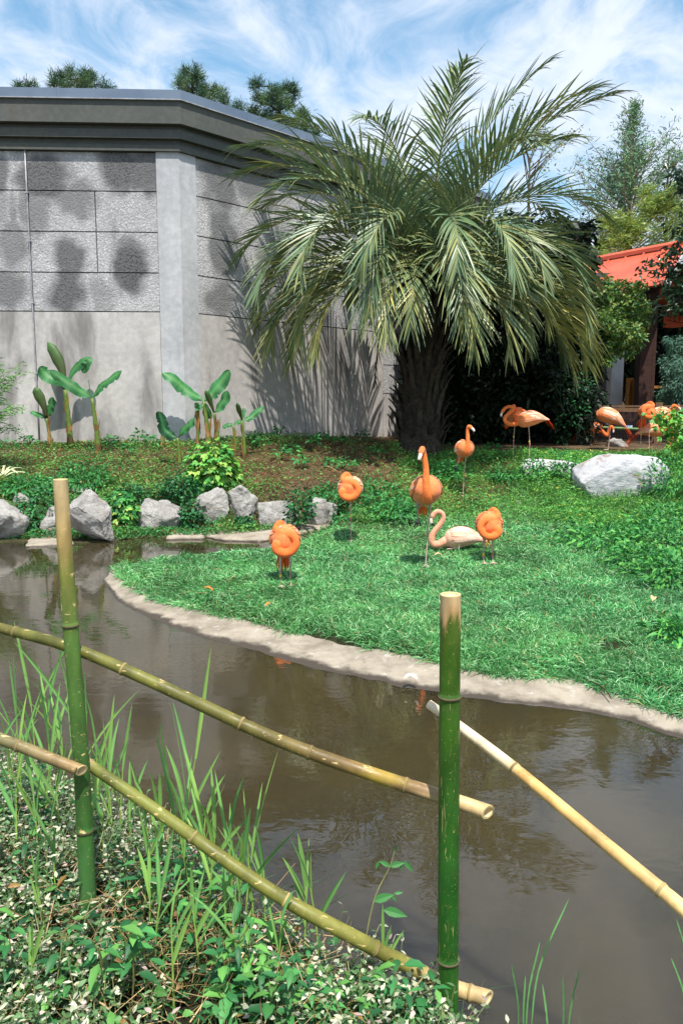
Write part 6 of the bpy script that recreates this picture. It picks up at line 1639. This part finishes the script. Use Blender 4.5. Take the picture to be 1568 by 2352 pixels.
WL = [(700, 2270), (760, 2300), (660, 2320), (620, 2280), (810, 2330), (860, 2355), (740, 2350), (560, 2330), (900, 2375), (680, 2365), (600, 2230), (640, 2230), (500, 2260), (545, 2260), (790, 2365), (845, 2390), (950, 2395), (480, 2340), (520, 2350), (400, 2080), (370, 2070), (420, 2120), (450, 2160), (480, 2100), (300, 2080), (330, 2130), (110, 1880), (150, 1890), (80, 1900), (190, 1910), (60, 1950), (20, 1920), (230, 1940), (40, 2090), (10, 2250), (300, 2330), (200, 2340), (260, 2290), (120, 2330), (720, 2310), (580, 2360), (985, 2400), (445, 2060), (510, 2150),
      (640, 2345), (705, 2380), (770, 2390), (820, 2400), (590, 2300), (540, 2390), (610, 2400), (660, 2400), (730, 2400), (870, 2410), (920, 2410), (360, 2100), (460, 2190), (340, 2300), (20, 2330), (160, 2280)]
for i, (u, v) in enumerate(WL):
    weed(hit(u, v), R.uniform(.10, .24) if u > 560 else R.uniform(.14, .30), R.choice((4, 5, 5, 6)), 300 + i, R.uniform(.75, 1.15), 'broad leaved weed ' + ('rooted right at the thick green post' if u > 840 else 'under the long lower rail near the thick green post' if u > 600 else 'beside the straw litter' if v > 2180 and u > 330 else 'at the water edge between the two posts' if u > 330 else 'among reeds under the short hollow rail' if v < 1960 else 'in the variegated cover round the slender post'))
# slender vine shoot over the water, loose grass blades at the waterline
b = gnd(830, 2210, -.05); root = thing('vine_shoot', 'thin bare vine shoot with few leaves leaning over the water', 'vine', tuple(b))
yv = b[1]; P = spline([b, at(858, 2070, yv), at(895, 1990, yv), at(910, 1938, yv)], 14); V, Q, T = tube(P, np.linspace(.003, .0012, 14), 5); part('stem', Geo().add(V, Q, T, col=srgb(140, 140, 90)), M['stem'], root)
for (u0, v0, u1, v1) in [(895, 1990, 870, 1975), (870, 1978, 862, 1995), (895, 1990, 930, 1978), (928, 1978, 948, 2000), (910, 1940, 905, 1958), (858, 2070, 905, 2050), (905, 2052, 925, 2048), (900, 2055, 910, 2070), (925, 1985, 918, 1998), (880, 2090, 935, 2100)]:
    a, e = at(u0, v0, yv), at(u1, v1, yv); V, Q, n = strips(a[None], (e - a)[None], np.array((0, -.8, .6))[None], np.linalg.norm(e - a), np.linalg.norm(e - a) * .38, (0, 0, -.1), 4, leafprof, .3); part('leaf', Geo().add(V, Q, col=WG[1]), M['leaf'], root)
for i, (bu, bv, tu, tv) in enumerate([(1190, 2360, 1174, 2215), (1200, 2365, 1206, 2240), (1205, 2370, 1240, 2160), (1215, 2370, 1306, 2062), (1288, 2380, 1292, 2238), (1300, 2380, 1330, 2225), (1260, 2390, 1245, 2260), (1590, 2300, 1552, 2110), (1580, 2330, 1540, 2200)]):
    b = gnd(bu, bv + 40, WZ - .02); e = at(tu, tv, b[1] + R.uniform(-.05, .1))
    P = spline([b, (b + e) / 2 + np.array(((b[0] - e[0]) * .25, 0, .01)), e], 10); V, q, C = ribbon(P, .003, (0, -1, .2), .3, (RG * 1.1, RY), 0, i)
    o = solo('grass_blade', Geo().add(V, q, col=C), M['leaf'], b); tag(o, 'single long grass blade standing at the near waterline', 'grass blade', 'grass blades at the waterline')
